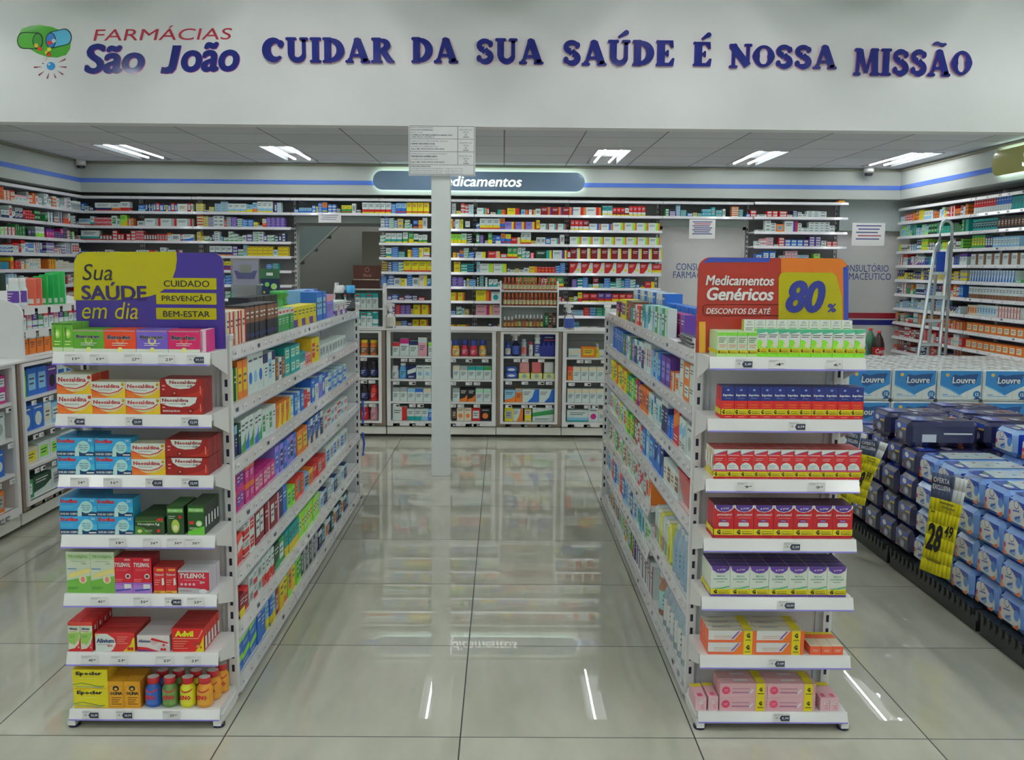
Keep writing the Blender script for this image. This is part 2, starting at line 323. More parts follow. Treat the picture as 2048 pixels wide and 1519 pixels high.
# ================================================================ header lettering
def seg(m, x0, z0, x1, z1, w0, w1=None, e=0):
    w1 = w0 if w1 is None else w1
    d = Vector((x1-x0, z1-z0)); L = d.length or 1e-6; n = Vector((-d.y, d.x))/L
    m.append([(x0+n.x*w0/2, z0+n.y*w0/2), (x0-n.x*w0/2, z0-n.y*w0/2), (x1-n.x*w1/2, z1-n.y*w1/2), (x1+n.x*w1/2, z1+n.y*w1/2)])
def arc(m, cx, cz, rx, rz, a0, a1, w0, w1=None, wm=None, n=16):
    # band along an ellipse, width w0 at the ends to wm in the middle
    wm = wm or w0; w1 = w1 or w0; A = []; B = []
    for i in range(n+1):
        t = i/n; a = radians(a0+(a1-a0)*t); k = sin(pi*t); w = (w0*(1-t)+w1*t)*(1-k)+wm*k
        c, s = cos(a), sin(a); q = Vector((c/rx, s/rz)).normalized()
        A.append((cx+rx*c+q.x*w/2, cz+rz*s+q.y*w/2)); B.append((cx+rx*c-q.x*w/2, cz+rz*s-q.y*w/2))
    for i in range(n): m.append([A[i], B[i], B[i+1], A[i+1]])
def dot(m, x, z, r, rz=None): m.append(circ(x, z, r, rz, 14))
def ser(m, x, z, w, up, h=.12): m.append(rrect(x-w/2, z-h/2, x+w/2, z+h/2, h*.48, 4)); m.append([(x-w*.28, z), (x+w*.28, z), (x+w*.17, z-up*h*1.1), (x-w*.17, z-up*h*1.1)])
def glyph(ch):
    m = []; w = .8
    if ch in 'CS': pass
    if ch == 'C': arc(m, .45, .5, .31, .37, 48, 318, .13, .10, .34); dot(m, .68, .74, .125, .15); w = .83
    elif ch == 'S':
        arc(m, .36, .72, .22, .17, 30, 262, .14, .24, .2); arc(m, .36, .29, .22, .19, 82, -140, .24, .14, .24); seg(m, .33, .57, .4, .47, .27); dot(m, .57, .78, .1, .13); dot(m, .14, .22, .1, .13); w = .72
    elif ch == 'U': seg(m, .22, .92, .22, .36, .26); seg(m, .70, .92, .70, .36, .15); arc(m, .46, .36, .24, .25, 180, 360, .26, .15, .22); ser(m, .22, .94, .42, 1); ser(m, .70, .94, .34, 1); w = .9
    elif ch == 'I': seg(m, .22, .06, .22, .94, .27); ser(m, .22, .94, .44, 1); ser(m, .22, .06, .44, -1); w = .44
    elif ch == 'D': seg(m, .22, .06, .22, .94, .27); ser(m, .2, .94, .36, 1); ser(m, .2, .06, .36, -1); arc(m, .28, .5, .42, .40, -90, 90, .12, .12, .30); w = .86
    elif ch in 'AÃ': seg(m, .17, .06, .42, .9, .13, .16); seg(m, .46, .92, .76, .06, .26, .28); seg(m, .24, .3, .66, .3, .12); ser(m, .16, .06, .32, -1); ser(m, .76, .06, .38, -1); dot(m, .45, .9, .13, .1); w = .95
    elif ch == 'R':
        seg(m, .22, .06, .22, .94, .27); ser(m, .2, .94, .38, 1); ser(m, .22, .06, .44, -1); arc(m, .34, .71, .27, .19, -90, 90, .1, .1, .26); seg(m, .44, .52, .7, .1, .26, .24); ser(m, .76, .07, .26, -1); w = .88
    elif ch in 'ÉE':
        seg(m, .24, .06, .24, .94, .27); m.append([(.08, .99), (.68, .99), (.7, .72), (.62, .7), (.5, .87), (.3, .87), (.3, .56), (.4, .55), (.45, .62), (.52, .62), (.52, .38), (.45, .38), (.4, .45), (.3, .44), (.3, .13), (.52, .13), (.66, .32), (.74, .3), (.7, 0), (.08, 0)])
        dot(m, .09, .94, .06); dot(m, .09, .06, .06); w = .78
    elif ch == 'O': arc(m, .42, .5, .29, .39, 0, 180, .3, .3, .12); arc(m, .42, .5, .29, .39, 180, 360, .3, .3, .12); w = .84
    elif ch == 'N': seg(m, .2, .06, .2, .9, .14); seg(m, .14, .93, .76, .1, .3, .3); seg(m, .76, .9, .76, .2, .14); ser(m, .18, .93, .32, 1); ser(m, .2, .06, .34, -1); ser(m, .76, .94, .32, 1); w = .93
    elif ch == 'M': seg(m, .17, .06, .2, .92, .15); seg(m, .26, .94, .52, .1, .24, .14); seg(m, .54, .1, .76, .94, .12); seg(m, .86, .92, .9, .06, .27); ser(m, .18, .94, .3, 1); ser(m, .16, .06, .32, -1); ser(m, .86, .94, .34, 1); ser(m, .9, .06, .42, -1); w = 1.1
    if ch in 'ÚÉ': pass
    return m, w
def acc(ch, w):
    m = []
    if ch in 'ÚÉ': seg(m, .36*w/.8, 1.1, .62*w/.8, 1.28, .08, .2); dot(m, .62*w/.8, 1.28, .1)
    if ch == 'Ã': arc(m, .33, 1.12, .13, .09, 165, 20, .1, .12, .13, 8); arc(m, .57, 1.24, .13, .09, 200, 340, .12, .1, .13, 8)
    return m
NAVY = P(27,33,100); RIM = P(150,70,130)
sign = empty('lettering_sign', (0, YH, 2.95), 'large navy acrylic lettering fixed along the white header wall', 'sign')
words_ = [('CUIDAR', 527, 789, 75, 126), ('DA', 822, 917, 75, 127), ('SUA', 951, 1087, 77, 129), ('SAÚDE', 1124, 1350, 80, 132), ('É', 1383, 1424, 84, 133), ('NOSSA', 1455, 1672, 88, 140), ('MISSÃO', 1704, 1940, 97, 155)]
for t, u0, u1, v0, v1 in words_:
    a = atY(u0, v1-(3 if t in ('MISSÃO', 'NOSSA') else 0), YH); bb = atY(u1, v1, YH); top = atY(u0, v0, YH); H = top.z-a.z; slope = (bb.z-a.z)/(bb.x-a.x)*.6
    gl = [(c, )+glyph({'Ú': 'U'}.get(c, c)) for c in t]; tot = sum(g[2] for g in gl)+.02*(len(gl)-1)
    sx = (bb.x-a.x)/tot; x = a.x; m = MB()
    for c, polys, w in gl:
        for i, pl in enumerate(polys+acc(c, w)):
            pts = [(x+p[0]*sx, a.z+p[1]*H+(x-a.x)*slope) for p in pl]
            ar = sum(pts[k][0]*pts[(k+1) % len(pts)][1]-pts[(k+1) % len(pts)][0]*pts[k][1] for k in range(len(pts)))
            if ar < 0: pts = pts[::-1]
            dz = .0002*(i % 5); m.prism(pts, YH-.018-dz, YH-.001, NAVY, VINYL, RIM)
        x += (w+.02)*sx
    wb(m, 'word', sign)
# chain logo
lg = empty('wall_logo', (-2.9, YH, 2.9), 'chain logo with green and blue open capsules beside red and navy lettering', 'logo')
def L2(u, v): p = atY(u, v, YH); return (p.x, p.z)
def vin(m, pts, col, k, ccw=True):
    pts = [L2(*p) for p in pts]
    ar = sum(pts[i][0]*pts[(i+1) % len(pts)][1]-pts[(i+1) % len(pts)][0]*pts[i][1] for i in range(len(pts)))
    if ar < 0: pts = pts[::-1]
    m.prism(pts, YH-.002-.0007*k, YH-.0008, col, VINYL)
m = MB(); vin(m, [(44,58),(60,52),(80,50),(105,54),(128,64),(142,82),(140,98),(132,110),(115,115),(95,114),(75,107),(55,95),(40,85),(37,70)], P(70,140,50), 0); wb(m, 'green_blob', lg)
def capsule(u0, v0, u1, v1, u2, v2, r, col, inner):
    K2 = P(28,45,40); m = MB()
    ang = math.atan2(v1-v0, u1-u0); nx, ny = -sin(ang), cos(ang)
    body = [(u0+r*cos(a)*.62*1+0, v0+r*sin(a)) for a in [pi/2+pi*i/8 for i in range(9)]]
    body = [(u0+nx*r, v0+ny*r)]+[(u0-cos(ang)*r*.8*sin(pi*i/8)+nx*r*cos(pi*i/8), v0-sin(ang)*r*.8*sin(pi*i/8)+ny*r*cos(pi*i/8)) for i in range(1, 8)]+[(u0-nx*r, v0-ny*r), (u1-nx*r, v1-ny*r), (u1+nx*r, v1+ny*r)]
    big = [((x-(u0+u1)/2)*1.07+(u0+u1)/2, (y-(v0+v1)/2)*1.12+(v0+v1)/2) for x, y in body]
    vin(m, big, K2, 1); vin(m, body, col, 2)
    vin(m, circ(u2, v2, 10.5, r*1.08), K2, 3); vin(m, circ(u2, v2, 8.8, r*.95), inner, 4); wb(m, 'capsule_half', lg)
capsule(48, 81, 76, 82, 76, 82, 15, P(75,145,55), P(60,125,55)); capsule(130, 74, 104, 80, 102, 81, 15, P(85,160,205), P(60,110,170))
m = MB()
for u, v, c in ((73,91,P(215,160,60)),(80,98,P(190,60,45)),(99,99,P(210,190,60)),(94,105,P(215,160,60)),(98,109,P(190,70,45)),(100,86,P(190,45,40)),(108,82,P(200,190,200)),(90,117,P(190,190,205))): vin(m, circ(u, v, 4.2), c, 5)
vin(m, circ(102, 132, 8), P(50,130,200), 5); vin(m, circ(99, 129, 2.4), P(200,215,220), 6)
for a, r0, r1 in ((-28,17,33),(5,15,31),(38,16,31),(70,16,28),(105,15,29),(140,17,32),(175,17,34),(200,14,18)):
    a = radians(a); c, s_ = cos(a), sin(a); vin(m, [(102+c*r0, 132+s_*r0*.9), (102+c*r1-s_*1.6, 132+s_*r1*.9+c*1.6), (102+c*r1+s_*1.6, 132+s_*r1*.9-c*1.6)], P(130,60,75), 1)
wb(m, 'blue_pearl', lg)
a = Vector((*[atY(187, 82, YH)[i] for i in (0, 1)], atY(187, 82, YH).z)); bq = atY(469, 79, YH); m = MB()
ux = (bq-a).normalized(); uy = Vector((-ux.z, 0, ux.x))
m.text('FARMÁCIAS', a, ux, uy, 0, 0, (bq-a).length, atY(187, 53, YH).z-a.z, P(150,45,60), VINYL, e=.003, sh=.18, res=4); wb(m, 'upper_lettering', lg)
a = atY(169, 149, YH); bq = atY(488, 144, YH); m = MB(); ux = (bq-a).normalized(); uy = Vector((-ux.z, 0, ux.x))
def SJ(dx, dz, col, e, bw):
    for t_, u0, u1 in (('São', 169, 300), ('oão', 361, 488)):
        q0 = atY(u0, 149, YH); q1 = atY(u1, 147, YH); hh = atY(u0, 89, YH).z-q0.z; x_ = (q0-a).dot(ux); m.text(t_, a, ux, uy, x_+dx, dz, (q1-q0).length, hh, col, VINYL, e=e, bold=bw, sh=.2, res=5)
    J = [(347,92),(364,92),(356,128),(353,139),(346,147),(334,148.5),(322,147.5),(325,135),(332,136),(338,134),(340,128)]
    m.pr(a, ux, uy, [((p-a).dot(ux)+dx, (p-a).dot(uy)+dz) for p in (atY(u, v, YH) for u, v in J[::-1])], col, VINYL, e)
SJ(0, 0, RIM, .002, .045); SJ(-.004, .004, NAVY, .004, .042); wb(m, 'lower_lettering', lg)
# ---------------------------------------------------------------- notice board on the column
def board(x0, x1, z0, z1, Y, name, label, cat, lines, holes=()):
    t = empty(name, ((x0+x1)/2, Y, z0), label, cat); m = MB(); m.rbox(x0, x1, Y, Y+.006, z0, z1, .001, P(192,202,214,.46), PAPER); wb(m, 'backing', t)
    m = MB(); o = Vector((x0, Y, z0)); w = x1-x0; h = z1-z0
    for ln in lines: ln(m, o, w, h)
    wb(m, 'printed_text', t); return t
G1 = P(70,74,84); G2 = P(110,114,122)
def tx(s, x, z, hh, col=G1, bold=0, w=None, c=False): return lambda m, o, W_, H_: m.text(s, o, X3, Z3, x*W_, z*H_, w and w*W_, hh*H_, col, PAPER, e=.0012, bold=bold, anchor='c' if c else 'l', res=1)
def ru(x0, z0, x1, z1, col=G1): return lambda m, o, W_, H_: m.pr(o, X3, Z3, rpts(x0*W_, z0*H_, x1*W_, z1*H_), col, PAPER, .001)
L_ = [ru(.015, .975, .985, .983), ru(.015, .015, .985, .023), ru(.015, .015, .021, .983), ru(.979, .015, .985, .983), ru(.015, .215, .985, .222), ru(.015, .475, .985, .482), ru(.015, .725, .985, .732), ru(.735, .215, .741, .983)]
rows = [(.935, 'Nome do Estabelecimento', 0, .33), (.885, 'SÃO JOÃO FARMÁCIAS', .04, .33), (.84, 'Razão Social', 0, .17), (.79, 'COMÉRCIO DE MEDICAMENTOS BRAIR LTDA', .04, .62), (.745, 'CNPJ: 88.212.113/1789-11', .02, .35),
        (.67, 'FARMACÊUTICO RESPONSÁVEL TÉCNICO', 0, .56), (.615, 'LARINE YARI DINIZ SOUSA', .04, .36), (.565, 'HORÁRIO DO FARMACÊUTICO', 0, .41), (.51, 'Seg. a Sáb. 07:00-13:00 E 14:00-18:40', .04, .5),
        (.42, 'FARMACÊUTICO ASSISTENTE TÉCNICO', 0, .55), (.365, 'WILMAR DE OLIVEIRA BISPO', .04, .4), (.31, 'HORÁRIO DO FARMACÊUTICO', 0, .41), (.25, 'Seg. a Sáb. 13:00-14:00 E 18:40-22:00', .04, .5),
        (.17, 'PARA RECLAMAÇÕES:', .04, .3), (.125, 'CONSELHO REGIONAL DE FARMÁCIA   FONE: (51) 3027-7500', 0, .78), (.08, 'VIGILÂNCIA SANITÁRIA ESTADUAL   FONE: (54) 3621-7107', 0, .78), (.035, 'VIGILÂNCIA SANITÁRIA MUNICIPAL   FONE: (54) 3603-7710', 0, .78)]
L_ += [tx(s, .035, z, .032, G1 if bd else G2, bd, w) for z, s, bd, w in rows]
for zz, num in ((.9, '308196'), (.64, '501563'), (.38, '501851')): L_ += [tx('REGISTRO NO', .86, zz+.0, .028, G2, 0, None, True), tx('CRF-RS', .86, zz-.05, .028, G2, 0, None, True), tx('Nº', .86, zz-.1, .028, G1, .03, None, True), tx(num, .86, zz-.145, .028, G1, .03, None, True)]
board(-.699, -.212, 2.249, 2.612, YH-.012, 'notice_board', 'white printed notice board with boxed text at top of column', 'notice', L_)
# hanging paper notices at the back
NB = P(70,70,120)
def nb(u0, v0, u1, v1, Y, label, n, red=()):
    a = atY(u0, v1, Y); bq = atY(u1, v0, Y)
    board(a.x, bq.x, a.z, bq.z, Y, 'paper_notice', label, 'notice', [ru(.12+.06*(i % 2), .9-i*.72/n-.05, .88-.05*(i % 3), .9-i*.72/n, P(150,70,90) if i in red else NB) for i in range(n)])
nb(637, 428, 682, 445, 9.85, 'small white paper notice hanging over the stairs doorway', 3)
nb(1378, 439, 1431, 477, 9.85, 'white paper notice hanging over the first consulting room door', 7, (1,))
nb(1703, 446, 1771, 491, 9.85, 'white paper notice hanging over the striped consulting room door', 5, (3,))
# ---------------------------------------------------------------- backlit signs
def pillsign(name, x0, x1, z0, z1, Y, col, label, txt, tw, MX=None):
    t = empty(name, ((x0+x1)/2, Y, (z0+z1)/2) if not MX else MX @ Vector(((x0+x1)/2, Y, (z0+z1)/2)), label, 'sign')
    def bd(m, n): o = m.build(n, t); o.location = -t.location
    r = (z1-z0)/2*.98; g = .03
    m = MB(MX); m.prism(rrect(x0+.015, z0+.015, x1-.015, z1-.015, r-.015), Y+.0125, Y+.016, WHITE, HALO); bd(m, 'back_light')
    m = MB(MX); m.prism(rrect(x0, z0, x1, z1, r, 9), Y, Y+.012, col, VINYL); bd(m, 'face_panel')
    m = MB(MX); s, a, w, h, zz = txt; m.text(s, Vector((a, Y, zz)), X3, Z3, 0, 0, w, h, WHITE, GLOWSIGN, e=.004, bold=.02, sh=.2, res=4); bd(m, 'lettering')
a = atY(867, 372, 10.0); bq = atY(1046, 353, 10.0); c0 = atY(746, 381, 10.0); c1 = atY(1170, 343, 10.0)
pillsign('pharmacy_sign', c0.x, c1.x, c0.z+.01, c1.z-.01, 10.0, P(92,112,132), 'long grey-blue backlit sign with rounded ends and white italic word', ('Medicamentos', a.x, bq.x-a.x, bq.z-a.z, a.z), 0)
MR = Matrix.Translation((XR-.47, 0, 0)) @ Matrix.Rotation(-pi/2, 4, 'Z')       # sign facing -X; its local x runs towards the viewer
def onR(u, v): p = atX(u, v, XR-.47); return (-p.y, p.z)
g0 = onR(1981, 369); g1 = onR(2046, 325)
pillsign('department_sign', g0[0], g0[0]+2.2, 2.36, 2.56, 0, P(150,150,85), 'olive green backlit sign on the right hand soffit', ('S', onR(2043, 350)[0]-.0, .1, .13, 2.395), 0, MR)
# ================================================================ shelving
def tag_price(m, x, z, yf, txt, dark, w=.058):
    # a paper price label on the slanted rail, front face at y=yf(z)
    h = .03; nrm = Vector((0, -1, .0)); o = Vector((x, yf, z))
    m.pr(o, X3, Z3, rpts(0, 0, w, h), P(196,204,214), PAPER, .0012)
    for k in range(2): m.pr(o, X3, Z3, rpts(.003, h-.004-.004*k, w*(.6-.2*k), h-.0028-.004*k), P(130,132,140), PAPER, .0018)
    if dark:
        m.pr(o, X3, Z3, [(w*.38, h*.42), (w*.48, h*.08), (w*.98, h*.08), (w*.98, h*.76), (w*.48, h*.76)], P(52,58,74), PAPER, .0018)
        m.text(txt, o, X3, Z3, w*.53, h*.28, w*.40, h*.3, P(200,205,215), PAPER, e=.0024, bold=.04, res=1)
        m.text('18', o, X3, Z3, w*.14, h*.36, w*.14, h*.24, G1, PAPER, e=.0024, res=1)
    else:
        m.text(txt, o, X3, Z3, w*.44, h*.3, w*.28, h*.3, INK, PAPER, e=.0018, bold=.02, res=1)
        m.pr(o, X3, Z3, rpts(w*.75, h*.48, w*.86, h*.56), INK, PAPER, .0018)
def shelf(par, x0, x1, z, depth, M, tags=(), bracket=True, lip=.042, name='shelf', dots=0, thick=.022, drop=True):
    """a shelf whose front edge lies on local y=0, extends to y=depth; top face at z"""
    s = MB(M); s.box(x0+.0035, x1-.0035, .0055, depth, z-thick, z-.0005, SHELFW, METAL)
    if bracket:
        for x, sg in ((x0, 1), (x1, -1)):
            s.prism([(x, 0), (x+.003*sg, 0), (x+.003*sg, 0)], 0, 0, SHELFW, METAL) if 0 else None
            xa, xb = min(x, x+.003*sg), max(x, x+.003*sg)
            vs = [(xa, .02, z-.002), (xa, depth, z-.002), (xa, depth, z-.095), (xa, depth-.03, z-.085), (xa, .02, z-.04)]
            vs += [(xb, p[1], p[2]) for p in vs]; s.shape(vs, [(0,1,2,3,4), (9,8,7,6,5)]+[(i, 5+i, 5+(i+1) % 5, (i+1) % 5) for i in range(5)], SHELFW, METAL)
    o = s.build(name, par); o.location = -par.location
    r = MB(M); b_ = -.014
    vs = [(x0, 0, z), (x1, 0, z), (x1, b_, z-lip), (x0, b_, z-lip), (x0, .005, z), (x1, .005, z), (x1, b_+.006, z-lip), (x0, b_+.006, z-lip)]
    r.shape(vs, [(0,3,2,1), (4,5,6,7), (0,1,5,4), (3,7,6,2), (0,4,7,3), (1,2,6,5)], LILY if bracket else P(178,188,226,.36), RAIL)
    r.shape([(x0, b_-.001, z-lip+.004), (x1, b_-.001, z-lip+.004), (x1, b_-.001, z-lip-.001), (x0, b_-.001, z-lip-.001)], [(0,3,2,1)], P(120,112,190) if lip < .045 and thick > .02 else P(150,156,178), RAIL)
    for k in range(dots):
        xx = x0+(k+.5+.3*((k*7) % 5-2)/5)*(x1-x0)/dots; zc = z-lip*.55; yc = b_*.55-.0016
        dk = (k*5+int(z*100)) % 9 == 0
        if dk: r.shape([(xx, yc, zc-.013), (xx+.035, yc, zc-.013), (xx+.035, yc, zc+.01), (xx, yc, zc+.01)], [(0,1,2,3)], P(70,76,92), PAPER)
        else:
            r.shape([(xx-.02, yc, zc-.013), (xx+.03, yc, zc-.013), (xx+.03, yc, zc+.012), (xx-.02, yc, zc+.012)], [(0,1,2,3)], P(182,190,214,.4), PAPER)
            r.shape([(xx+.002, yc-.001, zc-.004), (xx+.014, yc-.001, zc-.004), (xx+.014, yc-.001, zc+.003), (xx+.002, yc-.001, zc+.003)], [(0,1,2,3)], P(95,95,110), PAPER)
    r.build('price_rail', o)
    for x, txt, dark in tags:
        t = MB(M); tag_price(t, x, z-lip+.006, -.0145, txt, dark); t.build('price_tag', o)
    return o
def upright(par, x, y, z1, M=None, slots=True, w=.03, d=.03, face=-1, z0=.02, name='upright'):
    m = MB(M); m.box(x-w/2, x+w/2, y-d/2, y+d/2, z0, z1, WHITE, METAL)
    if slots:
        n = int((z1-z0-.1)/.05)
        for i in range(n):
            zz = z0+.09+i*.05
            if face in (-1, 0): m.box(x-.005, x+.005, y-d/2-.0006, y-d/2, zz, zz+.026, P(40,42,58), MATTE)
            if face == 1: m.box(x+w/2, x+w/2+.0006, y-.005, y+.005, zz, zz+.026, P(40,42,58), MATTE)
            if face == 2: m.box(x-w/2-.0006, x-w/2, y-.005, y+.005, zz, zz+.026, P(40,42,58), MATTE)
    o = m.build(name, par); o.location = -par.location; return o
LV = [1.30, 1.092, .886, .680, .475, .268, .064]
GX = {'L': (-1.487, -.962), 'R': (.683, 1.211)}
YE0, YE1 = 3.41, 6.50
TAGS_L = [[(-1.44,'19',0),(-1.36,'19',0),(-1.245,'27',0),(-1.135,'21',0),(-1.04,'19,11',1)], [(-1.44,'21,60',1),(-1.25,'23,99',1),(-1.065,'12,99',1)], [(-1.44,'24',0),(-1.33,'16',0),(-1.19,'21,99',1),(-1.07,'12,99',1)],
          [(-1.32,'18',0),(-1.205,'26',0),(-1.125,'30',0),(-1.065,'30',0)], [(-1.39,'40',0),(-1.245,'50',0),(-1.14,'38,41',1),(-1.065,'23',0)], [(-1.43,'45',0),(-1.33,'21',0),(-1.175,'21',0),(-1.08,'21',0)], [(-1.435,'26,49',1),(-1.32,'20,99',1),(-1.16,'25',0)]]
TAGS_R = [[(.77,'3,49',1),(.88,'4',0),(1.07,'6',0)], [(.955,'6,99',1)], [(.79,'9',0),(1.03,'9',0)], [(.955,'5,29',1)], [(.945,'13,99',1)], [(.92,'7,99',1)], [(.945,'5,99',1)]]
def gondola(side, label):
    x0, x1 = GX[side]; cx = (x0+x1)/2; t = empty('gondola_shelving', (cx, 4.9, 0), label, 'shelving')
    I = Matrix()
    for x in (x0+.015, x1-.015):
        for y in (YE0+.015, YE1-.02):
            upright(t, x, y, 1.335, slots=True)
            m = MB(); m.rbox(x-.022, x+.022, y-.022, y+.022, 1.325, 1.345, .003, WHITE, PLASTIC); wb(m, 'end_cap', t)
    for y in ((4.43, 5.47)):
        upright(t, cx, y, 1.33, slots=False)
    # end panels and centre panels
    m = MB(); m.box(x0+.03, x1-.03, YE0+.02, YE0+.032, 0.05, 1.32, P(172,176,176,.42), METAL)
    for k in (-1, 1): m.box(cx+k*.215-.006, cx+k*.215+.006, YE0+.012, YE0+.02, .05, 1.3, P(168,174,176), METAL)
    wb(m, 'back_panel', t)
    m = MB(); m.box(cx-.01, cx+.01, YE0+.04, YE1-.05, .05, 1.28, P(172,178,180), METAL); wb(m, 'centre_panel', t)
    m = MB(); m.box(x0+.03, x1-.03, YE1-.035, YE1-.02, .05, 1.32, P(172,178,180), METAL); wb(m, 'back_panel', t)
    # end display feet
    for x in (x0+.013, x1-.013):
        m = MB(); m.box(x-.013, x+.013, 3.188, YE0, .01, .03, WHITE, METAL); m.box(x-.013, x+.013, 3.215, YE0, .03, .04, WHITE, METAL); wb(m, 'foot', t)
        m = MB(); m.lathe([(.02, 0), (.022, .005), (.022, .01)], x, 3.212, P(32,32,60), PLASTIC, 12); wb(m, 'levelling_foot', t)
        m = MB(); m.box(x-.013, x+.013, YE1, YE1+.09, .02, .09, WHITE, METAL); m.box(x-.012, x+.012, YE1+.04, YE1+.08, 0, .02, P(32,32,50), PLASTIC); wb(m, 'foot', t)
    tg = TAGS_L if side == 'L' else TAGS_R
    for i, z in enumerate(LV):
        Mx = Matrix.Translation((0, 3.20, 0)); shelf(t, x0+.004, x1-.004, z, .194, Mx, tg[i], lip=.042 if i < 6 else .034)
    # aisle sides: facing +X for the left one, -X for the right one; and the outer side
    bays = [(YE0+.035, 4.42), (4.43, 5.46), (5.47, YE1-.04)]
    for sd in ((1, -1) if side == 'L' else (-1, 1)):
        aisle = (side == 'L' and sd == 1) or (side == 'R' and sd == -1)
        for bi, (ya, yb) in enumerate(bays):
            lv = LV
            if side == 'R' and aisle: lv = LV[:4]+([.36, .064] if bi == 0 else [.48, .27, .064])
            for i, z in enumerate(lv):
                if sd == 1: Mx = Matrix.Translation((x1-.012, 0, 0)) @ Matrix.Rotation(pi/2, 4, 'Z'); xa, xb = ya, yb
                else: Mx = Matrix.Translation((x0+.012, 0, 0)) @ Matrix.Rotation(-pi/2, 4, 'Z'); xa, xb = -yb, -ya
                shelf(t, xa, xb, z-.004, .232, Mx, (), bracket=False, dots=9 if aisle else 0, lip=.046)
    return t
gondola('L', 'white double sided shelving gondola left of the aisle, with end display'); gondola('R', 'white double sided shelving gondola right of the aisle, with end display')
# ---------------------------------------------------------------- topper signs of the two end displays
PUR = P(55,42,116); YEL = P(152,145,14)
t = empty('display_sign', (-1.2, 3.36, 1.30), 'purple and yellow curved-top sign above the left end display', 'sign')
a = atY(147, 503, 3.335); bq = atY(445, 503, 3.335); x0, x1, zt, zb = a.x, bq.x, a.z, 1.301; w = x1-x0; h = zt-zb; YF = 3.335
m = MB(); m.prism(rrect(x0, zb, x1, zt, .035, 8, (.035, .035, 0, 0)), YF, YF+.012, PUR, VINYL); wb(m, 'panel', t)
m = MB(); o = Vector((x0, YF, zb))
def SP(u, v): p = atY(u, v, YF); return (p.x-x0, p.z-zb)
yl = [SP(353,503), SP(354,520), SP(351,540), SP(344,560), SP(335,574), SP(316,587), SP(300,592), SP(265,597), SP(230,600), SP(148,600)]
m.pr(o, X3, Z3, ([(p[0], h-.0005) for p in [(.035, 0)]]+[(.012, h-.011), (.0005, h-.035)]+yl[::-1][:1]+yl[::-1][1:]), YEL, VINYL, .0008)
def stx(s, u0, v0, u1, v1, col, bold=0, sh=0, e=.0022): c, d_ = SP(u0, v1), SP(u1, v0); m.text(s, o, X3, Z3, c[0], c[1], d_[0]-c[0], d_[1]-c[1], col, VINYL, e=e, bold=bold, sh=sh, res=4)
stx('Sua', 165, 528, 230, 560, INK, 0, .2)
# SAÚDE: dark on yellow above, yellow cut on purple below is read as purple letters over a yellow base
stx('SAÚDE', 164, 564, 293, 599, P(46,34,84), .035); stx('em dia', 163, 604, 281, 637, YEL, 0, .2)
for s, v0, v1 in (('CUIDADO', 556, 578), ('PREVENÇÃO', 586, 608), ('BEM-ESTAR', 616, 638)):
    c, d_ = SP(313, v1), SP(433, v0); m.pr(o, X3, Z3, rrect(c[0], c[1], d_[0], d_[1], .003), YEL, VINYL, .0015)
stx('CUIDADO', 328, 561, 419, 573, INK, .012); stx('PREVENÇÃO', 324, 589, 423, 604, INK, .012); stx('BEM-ESTAR', 327, 622, 420, 633, INK, .012)
wb(m, 'printed_graphic', t)
t = empty('display_sign', (.92, 3.36, 1.30), 'red, orange and yellow discount sign above the right end display', 'sign')
a = atY(1398, 514, YF); bq = atY(1697, 514, YF); x0, x1, zt = a.x, bq.x, a.z; w = x1-x0; h = zt-zb; o = Vector((x0, YF, zb))
REDS = P(140,44,35); BLUS = P(46,64,144); ORS = P(180,98,32)
m = MB(); m.prism(rrect(x0, zb, x1, zt, .04, 8, (.04, .04, 0, 0)), YF, YF+.012, REDS, VINYL); wb(m, 'panel', t)
m = MB()
m.pr(o, X3, Z3, [SP(1408,526), SP(1412,519), SP(1420,515), SP(1541,515.5), SP(1540,521), SP(1536,524), SP(1420,524)][::-1], BLUS, VINYL, .001)
m.pr(o, X3, Z3, [SP(1562,516), SP(1676,516.5), SP(1688,521), SP(1694,531), SP(1696,700), SP(1560,700)][::-1], ORS, VINYL, .0008)
m.pr(o, X3, Z3, [SP(1686,535), SP(1695,532), SP(1696.5,545), SP(1696.5,700), SP(1688,700)][::-1], BLUS, VINYL, .0014)
m.pr(o, X3, Z3, [SP(1557,556), SP(1560,548), SP(1568,544), SP(1664,545), SP(1672,551), SP(1684,596), SP(1685,700), SP(1556,700)][::-1], YEL, VINYL, .002)
m.pr(o, X3, Z3, [SP(1398,643), SP(1411,643), SP(1411,705), SP(1398,705)][::-1], P(205,140,50), VINYL, .0014)
WT = P(205,200,190)
stx('Medicamentos', 1411, 551, 1550, 570, WT, .03, .18); stx('Genéricos', 1411, 575, 1550, 600, WT, .04, .18); stx('DESCONTOS DE ATÉ', 1412, 614, 1542, 627, WT, .025, .18)
stx('80', 1567, 561, 1656, 625, P(45,50,120), .055, .2, .0035); stx('%', 1653, 607, 1673, 624, P(45,50,120), .04, .1, .0035)
ol = [SP(u, v) for u, v in ((1556,609),(1414,609),(1407,612),(1405,620),(1407,628),(1414,631),(1556,631))]
for p, q in zip(ol, ol[1:]):
    dx, dy = q[0]-p[0], q[1]-p[1]; L = math.hypot(dx, dy); nx, ny = -dy/L*.0007, dx/L*.0007
    m.pr(o, X3, Z3, [(p[0]+nx, p[1]+ny), (p[0]-nx, p[1]-ny), (q[0]-nx, q[1]-ny), (q[0]+nx, q[1]+ny)][::-1], WT, VINYL, .0022); m.pr(o, X3, Z3, [(p[0]+nx, p[1]+ny), (p[0]-nx, p[1]-ny), (q[0]-nx, q[1]-ny), (q[0]+nx, q[1]+ny)], WT, VINYL, .0022)
wb(m, 'printed_graphic', t)
